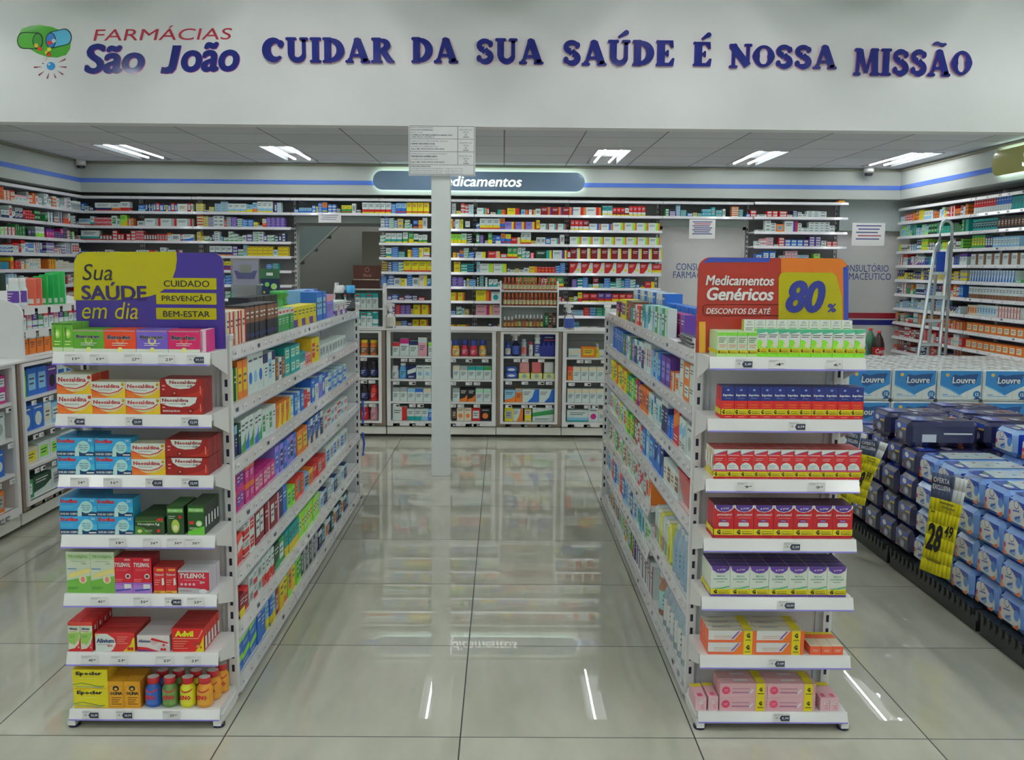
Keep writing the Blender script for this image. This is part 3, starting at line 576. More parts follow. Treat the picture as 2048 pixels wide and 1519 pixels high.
# ---------------------------------------------------------------- wall shelving at the back
WL = [2.275+.0, 2.125, 1.975, 1.828, 1.68, 1.532, 1.384, 1.237, 1.09, .94, .79]
BX = [-4.52, -3.811, -3.194, -2.187, -1.286, -.302, .668, 1.639, 2.57, 3.534]
YS = 10.10      # front edge of the wall shelves
BN = ['the bay in the left corner', 'the narrow bay above the purple sign', 'the bay left of the stairs', 'the shelf over the stairs doorway', 'the bay left of the column', 'the bay right of the column', 'the bay full of red boxes', 'the shelf over the first door', 'the bay between the doors']
def wallbay(i, levels, label, both=True):
    x0, x1 = BX[i], BX[i+1]; t = empty('wall_shelving', ((x0+x1)/2, 10.3, 0), label, 'shelving')
    if both:
        for x in (x0+.012, x1-.012): upright(t, x, 10.37, 2.3, w=.022, d=.02, z0=0)
        m = MB(); m.box(x0+.02, x1-.02, 10.385, 10.41, 0, 2.3, P(118,118,120), METAL); wb(m, 'back_panel', t)
    else:
        m = MB(); m.box(x0+.02, x1-.02, 10.385, 10.41, 2.0, 2.3, P(118,118,120), METAL); m.box(x0, x1, 10.30, 10.38, 2.03, 2.1, P(150,160,158), METAL); wb(m, 'back_panel', t)
    for z in levels: shelf(t, x0+.002, x1-.002, z, .27, Matrix.Translation((0, YS+(.0 if i != 8 else -.06), 0)), (), bracket=False, lip=.028, thick=.016)
    return t
for i in range(9):
    wallbay(i, WL if i in (0, 1, 2, 4, 5, 6, 8) else WL[:2], 'white slotted wall shelving, '+BN[i], i not in (3, 7))
# side wall shelving: left wall faces +X, right wall faces -X
def sidebay(side, ya, yb, label):
    X = XL+.42 if side == 'L' else XR-.36
    t = empty('wall_shelving', (X, (ya+yb)/2, 0), label, 'shelving'); Mx = Matrix.Translation((X, 0, 0)) @ Matrix.Rotation(pi/2 if side == 'L' else -pi/2, 4, 'Z')
    xa, xb = (ya, yb) if side == 'L' else (-yb, -ya)
    D = .36 if side == 'L' else .3
    for z in ([2.275]+WL[1:] if side == 'L' else [2.23, 2.088, 1.94, 1.79, 1.645, 1.50, 1.353, 1.207, 1.06, .91, .765]): shelf(t, xa+.002, xb-.002, z, D, Mx, (), bracket=False, lip=.03, thick=.016, dots=6 if side == 'R' and yb < 9 else 0)
    m = MB(Mx); m.box(xa, xb, D, D+.02, 0, 2.3, P(112,114,116), METAL); o = m.build('back_panel', t); o.location = -t.location
    for x in (xa+.01, xb-.01):
        m = MB(Mx); m.box(x-.011, x+.011, D-.02, D, 0, 2.3, WHITE, METAL); o = m.build('upright', t); o.location = -t.location
sidebay('L', 9.25, 10.08, 'white side wall shelving next to the left back corner'); sidebay('L', 8.25, 9.245, 'white side wall shelving at the left wall, nearer the counter')
sidebay('R', 8.62, 10.2, 'white side wall shelving behind the aluminium ladder'); sidebay('R', 7.5, 8.61, 'white side wall shelving under the olive sign')
# ================================================================ products
MESH = {}
class Art:
    """prints on a carton of size w,d,h (front on y=0, x centred); u,v in 0..1 of the face"""
    def __init__(s, w, d, h): s.mb = MB(); s.w, s.d, s.h = w, d, h; s.k = 0
    def fr(s, f):
        w, d, h = s.w, s.d, s.h
        return {'F': (Vector((-w/2, 0, 0)), X3, Z3, w, h), 'R': (Vector((w/2, 0, 0)), Y3, Z3, d, h), 'L': (Vector((-w/2, d, 0)), -Y3, Z3, d, h), 'T': (Vector((-w/2, 0, h)), X3, Y3, w, d)}[f]
    def base(s, col, top=None, side=None):
        w, d, h = s.w, s.d, s.h; t = top or col; sd = side or col
        s.mb.box(-w/2, w/2, 0, d, 0, h, col, CARD, [col, t, col, sd, col, sd])
        e = .0007; s.mb.pr(Vector((-w/2, 0, h)), X3, Y3, rpts(w*.03, d*.96, w*.97, d*.985), tuple(x*.6 for x in t[:3])+(1,), CARD, .0003)
    def poly(s, pts, col, f='F'): s.k += 1; o, ux, uy, W_, H_ = s.fr(f); s.mb.pr(o, ux, uy, [(a*W_, b*H_) for a, b in pts], col, CARD, .0004+.0002*s.k)
    def r(s, x0, y0, x1, y1, col, faces='F'):
        for f in faces: s.poly(rpts(x0, y0, x1, y1), col, f)
    def band(s, y0, y1, col): s.r(0, y0, 1, y1, col, 'FLR')
    def c(s, cx, cy, rx, col, f='F', ry=None, n=16):
        o, ux, uy, W_, H_ = s.fr(f); s.poly(circ(cx, cy, rx, ry or rx*W_/H_, n), col, f)
    def t(s, txt, x0, y0, x1, y1, col, bold=0, sh=0, f='F'): s.k += 1; o, ux, uy, W_, H_ = s.fr(f); s.mb.text(txt, o, ux, uy, x0*W_, y0*H_, (x1-x0)*W_, (y1-y0)*H_, col, CARD, e=.0004+.0002*s.k, bold=bold, sh=sh, res=1)
    def bars(s, x0, y0, x1, y1, n, col, f='F'):
        for i in range(n):
            yy = y1-(y1-y0)*(i+.5)/n; ww = (x1-x0)*(1-.3*((i*7) % 3)/2); s.poly(rpts(x0, yy-(y1-y0)*.18/n, x0+ww, yy+(y1-y0)*.18/n), col, f)
def wave(x0, y0, x1, y1, yb, n=8, amp=.1): return [(x0, yb)]+[(x1, yb)]+[(x1+(x0-x1)*i/n, y1+(y0-y1)*i/n-amp*sin(pi*i/n)) for i in range(n+1)]
def carton(key, w, d, h, fn):
    if key not in MESH:
        a = Art(w, d, h); fn(a); o = a.mb.build('medicine_box'); MESH[key] = o.data; bpy.data.objects.remove(o)
    return MESH[key]
def put(name, me, x, y, z, rz=0, jit=.8, **kw): return link(name, me, None, (x, y, z), rz+radians(random.uniform(-jit, jit)), **kw)
WH = P(184,192,186); YG = P(200,176,30); GN = P(72,150,50); RD = P(172,34,38); DR = P(115,24,30); OR_ = P(205,95,38)
def neo(a, n30=False, narrow=False):
    a.base(P(190,180,140), P(200,188,160), P(190,60,40)); a.poly([(0, .56), (0, 0), (.42, 0), (.3, .2)][::1], P(200,62,36)); a.poly([(0, .0), (1, 0), (1, .45), (.7, .16), (.45, .1), (.3, .2), (0, .5)], P(196,95,34)); a.poly([(.42, 0), (1, 0), (1, .62), (.78, .22), (.55, .1)], P(198,160,36))
    a.poly([(0, 1), (0, .5), (.25, .3), (.55, .25), (.8, .4), (.93, .62), (1, .8), (1, 1)], WH); a.poly([(0, .5), (.25, .3), (.55, .25), (.8, .4), (.93, .62), (.92, .68), (.78, .45), (.55, .3), (.25, .35), (0, .56)][::1], RD)
    a.t('Neosaldina', .05, .62, .84, .86, P(150,32,36), .04); a.bars(.2, .44, .62, .54, 1, P(140,130,120)); a.c(.93, .85, .055, P(200,70,40) if n30 else P(195,160,50)); a.t('30' if n30 else '20', .9, .79, .96, .9, INK, .03); a.bars(.05, .06, .25, .12, 1, P(200,150,90)); a.bars(.45, .18, .75, .24, 1, P(225,190,120))
def neodip(a, enx=False):
    a.base(P(128,28,26), P(120,30,30), P(110,24,26)); a.poly([(.12, .97), (.16, .7), (.28, .5), (.46, .42), (.68, .46), (.82, .66), (.86, .97)][::1], WH); a.poly([(.4, 0), (1, 0), (1, .5), (.8, .2)], P(150,40,30))
    if enx: a.poly([(0, .97), (0, .62), (.2, .45), (.5, .4), (.7, .6), (.74, .97)], WH)
    a.t('Neosaldina', .04 if enx else .22, .7, .66 if enx else .84, .9, P(120,24,30), .04); a.t('DIP', .5 if enx else .64, .53, .6 if enx else .76, .64, INK, .03); a.bars(.2 if enx else .32, .56, .5 if enx else .62, .62, 1, P(120,110,110)); a.t('ENXAQUECA', .06, .12, .46, .24, WH, .04) if enx else None
    a.c(.7 if enx else .33, .18, .06, P(90,20,20)); a.c(.7 if enx else .33, .19, .03, P(170,90,60)); a.r(.93, .15, .95, .6, P(190,120,110)); a.bars(.05, .3, .12, .7, 2, P(190,120,120))
def dorf(n):
    def f(a):
        a.base(P(48,140,190), P(40,110,150), P(52,150,196)); a.r(0, 0, 1, .28, P(28,55,92), 'F'); a.poly([(.5, .3), (1, .22), (1, .55), (.6, .5)], P(62,158,205)); a.t('Dorflex', .03, .72, .5, .94, P(180,40,45), .07); a.t('Dorflex', .035, .725, .495, .93, RD, .05)
        a.poly(circ(.72, .5, .17, .34, 20), P(150,195,205)); a.t('Alívio da dor', .6, .56, .84, .64, P(40,80,120), .02); a.t('Relaxa a tensão', .6, .44, .84, .52, P(40,80,120), .02); a.t('muscular', .63, .32, .81, .4, P(40,80,120), .02); a.poly([(.48, 0), (.6, 0), (.6, .45), (.55, .58), (.5, .42)], P(160,200,205))
        a.t('DOR NO CORPO', .03, .06, .48, .19, WH, .05); a.t(str(n), .85, .8, .95, .94, WH, .03); a.r(.78, .06, .98, .13, WH); a.bars(.04, .4, .4, .6, 2, P(90,170,205))
    return f
def busc(nm, col, bot):
    def f(a):
        a.base(col, tuple(x*.6 for x in col[:3])+(1,), P(200,170,180) if nm == 'Buscofem' else col); a.r(0, 0, 1, .13, P(185,190,175)); a.r(.02, .9, .98, .95, P(150,120,130)); a.t(nm, .1, .54, .86, .76, P(225,225,225), .09); a.t(nm, .11, .56, .85, .75, P(40,40,60), .055); a.c(.5, .5, .13, bot); a.c(.5, .5, .07, col)
        a.t(nm, .11, .56, .85, .75, P(40,40,60), .05); a.bars(.25, .25, .75, .42, 2, P(215,215,210)); a.poly([(.4, .0), (.6, .0), (.55, .2), (.45, .2)], P(195,190,120))
    return f
def nov1(a): a.base(P(38,62,34), P(45,75,40), P(30,45,30)); a.poly([(0, 0), (.6, 0), (.3, .4), (0, .5)], P(70,110,45)); a.t('Novalgina', .1, .5, .66, .68, WH, .02); a.t('1g', .7, .5, .84, .68, WH, .05); a.r(.02, .74, .98, .78, P(90,140,50)); a.c(.16, .2, .08, P(175,180,120), ry=.1); a.c(.8, .22, .06, RD); a.bars(.34, .15, .6, .3, 2, P(150,170,140)); a.poly([(.72, .8), (.95, .8), (.98, .95), (.8, .95)], RD)
def nov2(a): a.base(P(36,66,36), P(60,105,50), P(28,44,30)); a.r(.04, .78, .96, .92, P(96,150,66)); a.t('Novalgina 1g', .1, .81, .9, .89, WH, .02); a.c(.5, .3, .24, P(150,165,70), ry=.24); a.c(.5, .24, .14, P(200,205,160), ry=.1); a.c(.78, .62, .1, RD); a.bars(.1, .55, .5, .68, 2, P(150,170,140))
def nov3(a): a.base(P(34,72,34), P(50,70,45), P(34,44,36)); a.poly([(0, 0), (1, 0), (1, .3), (0, .12)], P(86,160,52)); a.r(.04, .76, .96, .9, P(96,150,66)); a.t('Novalgina', .1, .78, .9, .88, WH, .02); a.c(.68, .38, .2, P(120,170,80)); a.c(.68, .38, .13, P(220,225,205)); a.r(.08, .36, .38, .46, RD); a.r(.15, .25, .6, .6, P(190,195,195), 'R'); a.bars(.1, .18, .6, .26, 2, P(180,205,150))
def novk(a): a.base(P(176,184,166), P(140,150,130), P(150,170,140)); a.poly([(0, 0), (1, 0), (1, .42), (0, .3)], P(96,150,62)); a.r(0, .82, 1, .95, P(150,175,130)); a.t('Novalgina', .12, .84, .9, .93, P(95,125,90), .02); a.poly([(.1, .36), (1, .5), (1, .62), (.1, .46)], P(220,180,110)); a.c(.68, .33, .17, P(228,190,140), ry=.1); a.c(.68, .33, .09, P(195,110,120), ry=.07); a.t('Gotas', .64, .7, .84, .75, P(95,125,90), .02); a.t('INFANTIL', .06, .57, .45, .61, P(70,120,170), .04); a.bars(.06, .08, .5, .16, 2, P(60,110,50)); a.bars(.2, .76, .8, .79, 1, P(120,150,110))
def tyl(a): a.base(P(170,30,44), P(120,25,35), P(120,20,30)); a.r(0, 0, 1, .28, P(150,110,180)); a.poly([(0, .24), (1, .2), (1, .3), (0, .3)], P(140,90,165)); a.t('TYLENOL', .04, .74, .92, .86, WH, .05, .15); a.bars(.15, .62, .85, .7, 2, P(200,90,100)); a.c(.76, .48, .14, WH); a.c(.76, .48, .09, P(80,40,50)); a.r(.6, .92, .9, .97, P(205,140,150)); a.r(.55, .12, .92, .26, P(220,200,190)); a.poly([(.1, .05), (.9, .1), (.9, .14), (.1, .1)], P(60,70,150)); a.bars(.06, .32, .5, .42, 2, P(220,120,120))
def tyls(a): a.base(P(170,38,42), P(150,40,36), P(160,40,36)); a.r(0, 0, 1, .1, P(220,150,60)); a.r(.3, .86, .9, .94, P(215,150,60)); a.t('Tylenol', .08, .66, .9, .76, WH, .04, .15); a.poly([(.72, .3), (.95, .34), (.9, .6), (.74, .58)], P(225,200,190)); a.bars(.1, .3, .6, .55, 3, P(220,130,120)); a.bars(.1, .02, .6, .08, 1, P(130,60,30))
def tyl50(a): a.base(P(166,34,52), P(170,170,176), P(165,160,170)); a.r(0, .92, 1, 1, P(160,160,165)); a.poly([(0, 0), (1, 0), (1, .12), (.6, .22), (0, .26)], P(160,160,165)); a.t('TYLENOL', .04, .66, .9, .88, WH, .05, .15); a.t('50+', .7, .42, .86, .54, WH, .05); [a.c(.12+.13*i, .4, .045, P(200,150,160)) for i in range(4)]; a.c(.8, .1, .13, P(215,215,215), ry=.1); a.bars(.2, .56, .7, .6, 1, P(220,150,160)); a.bars(.05, .08, .45, .16, 1, P(130,90,100))
def aliv(a): a.base(P(180,188,170), RD, RD); a.r(0, .88, 1, 1, P(175,60,50)); a.poly([(0, .5), (1, .3), (1, .7), (0, .64)], P(170,185,140)); a.poly([(0, .62), (0, .3), (.5, .22), (.9, .5), (1, .66)], P(128,165,82)); a.poly([(0, 0), (1, 0), (1, .5), (.85, .25), (.5, .1), (0, .06)], RD); a.t('Alivium', .1, .74, .8, .82, P(50,60,95), .05); a.t('4', .78, .1, .9, .18, WH, .05); a.bars(.12, .66, .7, .7, 1, P(180,90,90)); a.bars(.12, .46, .6, .56, 2, P(90,130,70)); a.r(.3, .7, .6, .85, P(215,200,195), 'R')
def ali4(a):
    a.base(P(176,44,44), P(165,45,45), P(168,60,50)); a.poly([(0, 0), (0, .95), (.3, .95), (.48, .7), (.52, .4), (.45, .12), (.38, 0)], WH); a.poly([(.7, 0), (1, 0), (1, .75), (.95, .7), (.9, .4)], YG); a.t('Alivium', .03, .46, .48, .7, P(38,50,90), .05); a.t('400', .3, .24, .44, .38, RD, .03); a.bars(.05, .34, .4, .42, 1, P(150,150,160)); a.c(.85, .15, .045, RD); a.c(.93, .15, .045, RD); a.bars(.56, .4, .84, .85, 4, P(215,120,110)); a.poly([(0, .95), (.0, .8), (.1, .95)], P(205,160,60))
def ali5(a): a.base(P(190,185,185), P(180,178,182), P(180,178,182)); a.poly([(0, 0), (.6, 0), (.3, .2), (0, .3)], P(110,50,110)); a.poly([(0, .12), (.3, .12), (.6, 0), (.7, 0), (.3, .25), (0, .3)], RD); a.poly([(.64, 0), (1, 0), (1, .3), (.75, .55), (.66, .3)], P(180,172,175)); a.t('Alivium', .04, .56, .42, .74, P(38,50,90), .04); a.poly([(.42, .72), (.94, .5), (.98, .56), (.46, .86)], RD); a.t('8', .78, .32, .86, .5, RD, .05); a.c(.76, .14, .045, RD); a.c(.85, .14, .045, RD); a.bars(.45, .4, .65, .65, 3, P(190,130,130))
def advil(a): a.base(P(178,34,34), P(140,28,28), P(170,40,36)); a.poly([(.72, 0), (1, 0), (1, .72), (.9, .35)], YG); a.t('Advil', .1, .64, .68, .9, P(225,190,40), .07); a.r(.04, .56, .82, .58, P(225,190,150)); a.poly([(.82, .56), (.84, .58), (.97, .92), (.95, .93)], P(225,190,150)); a.bars(.06, .1, .5, .5, 4, P(220,120,100)); a.c(.78, .34, .1, P(150,50,40), ry=.1); a.c(.82, .24, .06, P(200,120,60), ry=.06); a.t('8', .88, .14, .94, .26, RD, .03); a.r(.15, .1, .85, .62, P(205,180,180), 'R')
def epoc(a): a.base(P(196,178,34), P(205,160,40), P(190,160,40)); a.t('Epocler', .1, .66, .84, .9, INK, .06); a.poly([(0, .2), (.25, .28), (.5, .2), (.75, .1), (.9, .12), (.9, .16), (.75, .14), (.5, .24), (.25, .32), (0, .24)], P(90,120,60)); a.poly([(.05, .12), (.85, .04), (.85, .08), (.05, .15)], P(110,130,150)); a.r(.02, .0, .98, .025, P(205,130,30)); a.bars(.1, .5, .7, .6, 1, P(215,200,90))
def olina(a): a.base(P(205,135,36), P(210,140,40), P(205,120,30)); a.poly([(.08, .05), (.92, .05), (.92, .82), (.08, .82)], P(150,95,20)); a.poly([(.1, .06), (.9, .06), (.9, .81), (.1, .81)], P(208,140,38)); a.c(.5, .74, .2, INK, ry=.1); a.c(.5, .72, .1, P(210,150,60), ry=.05); a.t('OLINA', .12, .5, .9, .62, INK, .06); a.bars(.2, .12, .85, .44, 4, P(110,60,20))
def gband(a, y0, y1, gx=.06, gh=.8, gw=.22):
    a.band(y0, y1, YG); H_ = y1-y0; a.t('G', gx, y0+H_*.12, gx+gw, y0+H_*.88, INK, .08); a.bars(gx+gw+.06, y0+H_*.5, .92, y0+H_*.75, 1, P(110,100,40)); a.t('Genérico', gx+gw+.06, y0+H_*.16, .95, y0+H_*.46, INK, .03)
def lime(a): a.base(P(178,196,170), P(165,190,150), P(160,185,140)); a.r(0, .84, 1, .97, P(110,180,60)); a.bars(.12, .55, .9, .78, 3, P(70,90,70)); a.bars(.2, .35, .9, .5, 2, P(190,110,90)); gband(a, .12, .26); a.r(0, 0, 1, .12, P(150,190,110))
def lim2(a): a.base(P(120,192,52), P(160,200,140), P(140,190,90)); a.poly([(0, .95), (0, .62), (.4, .6), (.7, .42), (1, .35), (1, .95)], P(190,205,190)); a.poly([(0, 1), (0, .82), (.5, .86), (1, .9), (1, 1)], P(70,150,120)); a.bars(.1, .68, .9, .82, 2, P(60,80,70)); a.c(.62, .42, .2, P(190,225,150), ry=.09); a.c(.38, .35, .14, P(150,210,90), ry=.07); a.c(.8, .34, .08, P(215,235,190)); gband(a, .15, .31)
def whi(a): a.base(P(192,196,194), P(196,200,198), P(150,160,60)); a.t('dipirona', .2, .84, .8, .88, P(70,72,72), .02); a.bars(.15, .7, .85, .8, 2, P(90,95,95)); a.r(.3, .9, .7, .97, P(160,165,165))
def ibu(a): a.base(P(36,46,105), P(34,42,95), P(150,36,44)); a.band(0, .56, P(178,36,36)); a.t('ibuprofeno', .1, .68, .92, .78, P(190,195,215), .05); a.bars(.25, .62, .75, .65, 1, P(130,140,190)); a.c(.5, .9, .1, P(140,150,200), ry=.03); a.t('100mg/ml', .2, .4, .8, .46, P(215,120,50), .04); a.bars(.2, .33, .8, .38, 1, P(215,110,60)); gband(a, .12, .3); a.bars(.3, .04, .75, .08, 1, P(215,150,140))
def rwp(a): a.base(P(174,38,42), P(150,60,60), P(190,180,160)); a.poly([(0, 1), (0, .82), (.5, .9), (1, .96), (1, 1)], WH); a.poly([(0, .82), (0, .78), (.5, .86), (1, .93), (1, .96), (.5, .9)], P(130,60,120)); a.bars(.08, .76, .9, .84, 1, P(220,150,150)); a.bars(.1, .6, .7, .72, 2, P(215,150,150)); a.poly([(0, .3), (.9, .3), (.85, .42), (.65, .52), (.4, .56), (.15, .52), (0, .44)], WH); a.bars(.08, .36, .6, .48, 2, P(130,150,160)); a.r(.0, .27, .95, .32, P(170,80,130)); gband(a, .08, .25); a.r(.1, .4, .9, .8, P(200,190,180), 'L')
def par(a): a.base(P(160,32,38), P(60,30,50), P(150,40,50)); a.poly([(0, .92), (.2, .82), (.5, .78), (.8, .82), (1, .92), (1, 1), (0, 1)][::1], WH); a.poly([(.06, 1), (.1, .9), (.3, .82), (.5, .8), (.7, .82), (.9, .9), (.94, 1)][::1], P(74,48,124)); a.t('prati', .46, .86, .74, .94, WH, .02); a.c(.36, .89, .04, WH); a.t('paracetamol', .14, .66, .9, .76, P(225,190,195), .03, .15); a.bars(.2, .6, .85, .63, 1, P(225,150,150)); a.r(.32, .5, .66, .56, P(90,60,130)); a.poly(rrect(.22, .36, .76, .48, .05, 3), P(215,205,200)); a.t('750mg', .38, .51, .6, .55, P(190,170,210), .02); gband(a, .1, .28, .14, .8, .2); a.r(0, 0, 1, .1, P(160,32,38), 'LR')
def dip(a): a.base(P(184,194,182), P(62,42,98), P(180,186,170)); a.band(0, .08, P(84,54,130)); a.poly([(.02, 1), (.08, .88), (.3, .79), (.5, .77), (.7, .79), (.92, .88), (.98, 1)][::1], P(84,54,130)); a.t('prati', .46, .85, .74, .93, WH, .02); a.c(.36, .88, .04, WH); a.t('dipirona', .3, .64, .74, .71, P(70,130,100), .03, .15); a.t('monoidratada', .14, .56, .86, .62, P(70,130,100), .03); a.bars(.3, .46, .7, .52, 1, P(110,130,120)); a.poly([(.1, .27), (.5, .29), (.98, .36), (.98, .32), (.6, .26), (.3, .25)], P(70,150,100)); gband(a, .08, .25, .14, .8, .2)
def org(a): a.base(P(194,196,190), P(190,185,175), P(205,80,50)); a.r(0, 0, .6, .22, P(205,88,55)); a.poly([(.5, 0), (.74, 0), (.74, 1), (.7, 1)], P(205,98,40)); a.poly([(.62, .95), (.66, .95), (.52, .3), (.47, .3)], P(110,80,140)); a.r(.74, 0, .92, 1, YG); a.r(.92, 0, 1, 1, P(200,90,50)); a.t('G', .79, .4, .87, .8, INK, .08); a.bars(.77, .15, .89, .3, 1, INK); a.bars(.12, .5, .5, .6, 1, P(150,130,110)); a.bars(.12, .36, .45, .45, 1, P(190,110,90)); a.r(0, 0, 1, .2, P(190,185,170), 'T'); a.r(.74, 0, .92, 1, YG, 'T'); a.r(.1, .6, .5, .8, P(160,160,155), 'T')
def orge(a): a.base(P(205,82,52), P(196,180,160), P(205,82,52)); a.r(0, .55, 1, .95, P(205,90,50), 'T'); a.r(.0, .85, 1, 1, YG, 'T'); a.bars(.25, .35, .8, .65, 2, P(225,180,170))
PKC = P(205,150,158)
def pink(a): a.base(PKC, P(200,150,155), P(200,140,150)); a.c(.13, .5, .085, P(196,60,90)); a.bars(.08, .4, .18, .6, 2, P(225,150,165)); a.bars(.26, .56, .62, .68, 1, P(140,90,110)); a.poly(rrect(.25, .3, .62, .4, .03, 3), P(150,100,130)); a.r(.76, 0, .94, 1, YG); a.t('G', .82, .42, .89, .72, INK, .08); a.bars(.79, .2, .92, .34, 1, INK); a.poly([(.63, .2), (.72, .55), (.68, .6), (.62, .4)], P(225,200,205)); a.r(.76, 0, .94, 1, YG, 'T'); a.r(.3, .3, .6, .6, P(215,185,188), 'T'); a.bars(.97, .2, .99, .8, 3, P(190,90,110))
def pinke(a): a.base(P(208,158,164), P(200,150,156), PKC); a.r(.25, .1, .7, .3, P(205,80,110), 'T'); a.r(0, .75, 1, .95, YG, 'T'); a.c(.6, .6, .2, P(225,205,210)); a.bars(.5, .15, .85, .7, 4, P(190,90,130))
MM = .00168
def row(y, z, cx, w, d, h, key, fn, name='medicine_box', cols=1, tiers=1, deep=1, label='', group='', rz=0, gap=.001, jx=.6):
    """cols boxes side by side starting with centre cx, tiers stacked, deep boxes one behind the other"""
    me = carton(key, w, d, h, fn)
    for k in range(deep):
        for i in range(cols):
            for t in range(tiers):
                o = []
                if cols > 1: o.append(ORD[i+1]+' across')
                if deep > 1: o.append(ORD[k+1]+' row')
                if tiers > 1: o.append({0: 'bottom', tiers-1: 'top'}.get(t, 'middle')+' tier')
                put(name, me, cx+i*(w+gap), y+k*(d+.002)+random.uniform(0, .002), z+t*(h+.0004), rz, jit=jx, label=label+(', '+', '.join(o) if o else ''), category='medicine box', group=group)
YF_ = 3.207
SHL = ['top shelf', 'second shelf', 'third shelf', 'fourth shelf', 'fifth shelf', 'sixth shelf', 'bottom shelf']
def px(u, i): return atY(u, 700+i*118, YF_+.0).x
def LR(i, u, w, h, d, key, fn, cols=1, tiers=1, deep=1, what='', dy=0, dz=0):
    row(YF_+dy, LV[i]+dz, px(u, i)+w/2, w, d, h, key, fn, cols=cols, tiers=tiers, deep=deep, label=what+', '+SHL[i]+', left display', group='boxes on the left end display, '+SHL[i])
# left end display
LR(0, 105.5, .0335, .093, .033, 'grn', lambda a: (a.base(P(84,140,44), P(70,120,40), P(90,140,50)), a.r(0, 0, 1, .14, P(170,185,150)), a.c(.5, .62, .3, P(130,175,70), ry=.16), a.c(.5, .62, .14, P(190,190,140), ry=.08), a.poly([(.2, .85), (.4, .85), (.3, .3)], P(60,110,40)), a.bars(.2, .2, .8, .4, 2, P(170,195,120)), a.r(0, .94, 1, 1, P(60,100,40))), 2, 1, 5, 'tall narrow green antispasmodic box')
for u, nm, c, b_, what in ((146, 'Buscopan', P(78,135,40), P(150,170,80), 'green'), (209, 'Buscoduo', P(195,62,30), P(205,110,60), 'orange-red'), (273, 'Buscopan', P(98,78,165), P(190,180,110), 'purple'), (337, 'Buscofem', P(175,30,85), P(200,90,60), 'magenta')):
    LR(0, u, .1045, .074, .036, 'b'+nm+what, busc(nm, c, b_), 1, 1, 3 if nm != 'Buscofem' else 2, what+' antispasmodic box')
LR(0, 402, .017, .074, .1, 'pks', lambda a: (a.base(P(190,170,180), P(200,180,190), P(180,50,110)), a.r(.1, .05, .3, .95, P(170,50,100))), 1, 1, 1, 'pink and white box turned edgeways')
LR(1, 115.5, .1155, .0655, .07, 'n30', lambda a: neo(a, True), 1, 2, 2, 'larger white, red and yellow painkiller box')
LR(1, 184, .113, .0535, .07, 'n20', neo, 2, 2, 1, 'white, red and yellow painkiller box')
LR(1, 321, .142, .0595, .05, 'ndx', lambda a: neodip(a, True), 1, 1, 2, 'dark red migraine box'); LR(1, 321.5, .142, .0595, .05, 'nd', neodip, 1, 1, 2, 'upper dark red painkiller box with white arc', 0, .060)
LR(2, 115, .125, .062, .07, 'd36', dorf(36), 1, 2, 2, 'larger bright blue muscle relaxant box'); LR(2, 191, .121, .0615, .07, 'd24', dorf(24), 1, 2, 1, 'smaller bright blue muscle relaxant box')
LR(2, 264, .112, .053, .07, 'n20', neo, 1, 2, 1, 'white, red and yellow painkiller box'); LR(2, 333, .14, .0615, .05, 'nd', neodip, 1, 2, 3, 'dark red painkiller box with white arc')
LR(3, 121, .122, .062, .07, 'd36', dorf(36), 1, 2, 2, 'larger bright blue muscle relaxant box'); LR(3, 195, .121, .0615, .07, 'd24', dorf(24), 1, 2, 1, 'smaller bright blue muscle relaxant box')
LR(3, 270, .099, .06, .034, 'nv1', nov1, 1, 1, 5, 'wide dark green painkiller box'); LR(3, 334, .057, .098, .033, 'nv2', nov2, 1, 1, 4, 'tall dark green box with lime drop'); LR(3, 376, .056, .103, .032, 'nv3', nov3, 1, 1, 5, 'tall green effervescent box')
LR(4, 134, .081, .143, .05, 'nvk', novk, 2, 1, 2, 'tall white and green children drops box'); LR(4, 228, .064, .124, .04, 'ty', tyl, 2, 1, 2, 'red and lilac fever medicine box'); LR(4, 307.5, .0385, .091, .04, 'tys', tyls, 2, 1, 2, 'small red and orange drops box'); LR(4, 356, .106, .08, .04, 'ty5', tyl50, 1, 1, 3, 'crimson and silver painkiller box')
LR(5, 137, .041, .103, .041, 'al', aliv, 2, 1, 4, 'tall white and green box with red foot'); LR(5, 191, .134, .066, .05, 'al4', ali4, 1, 1, 3, 'red capsule box with white disc'); LR(5, 274, .111, .057, .05, 'al5', ali5, 1, 1, 3, 'white capsule box with red and violet swoosh'); LR(5, 344, .109, .083, .034, 'adv', advil, 1, 1, 5, 'bright red box with yellow corner')
LR(6, 147.5, .119, .069, .08, 'ep', epoc, 1, 2, 2, 'yellow liver tonic box'); LR(6, 217, .0545, .096, .055, 'ol', olina, 2, 1, 2, 'amber digestive tonic box')
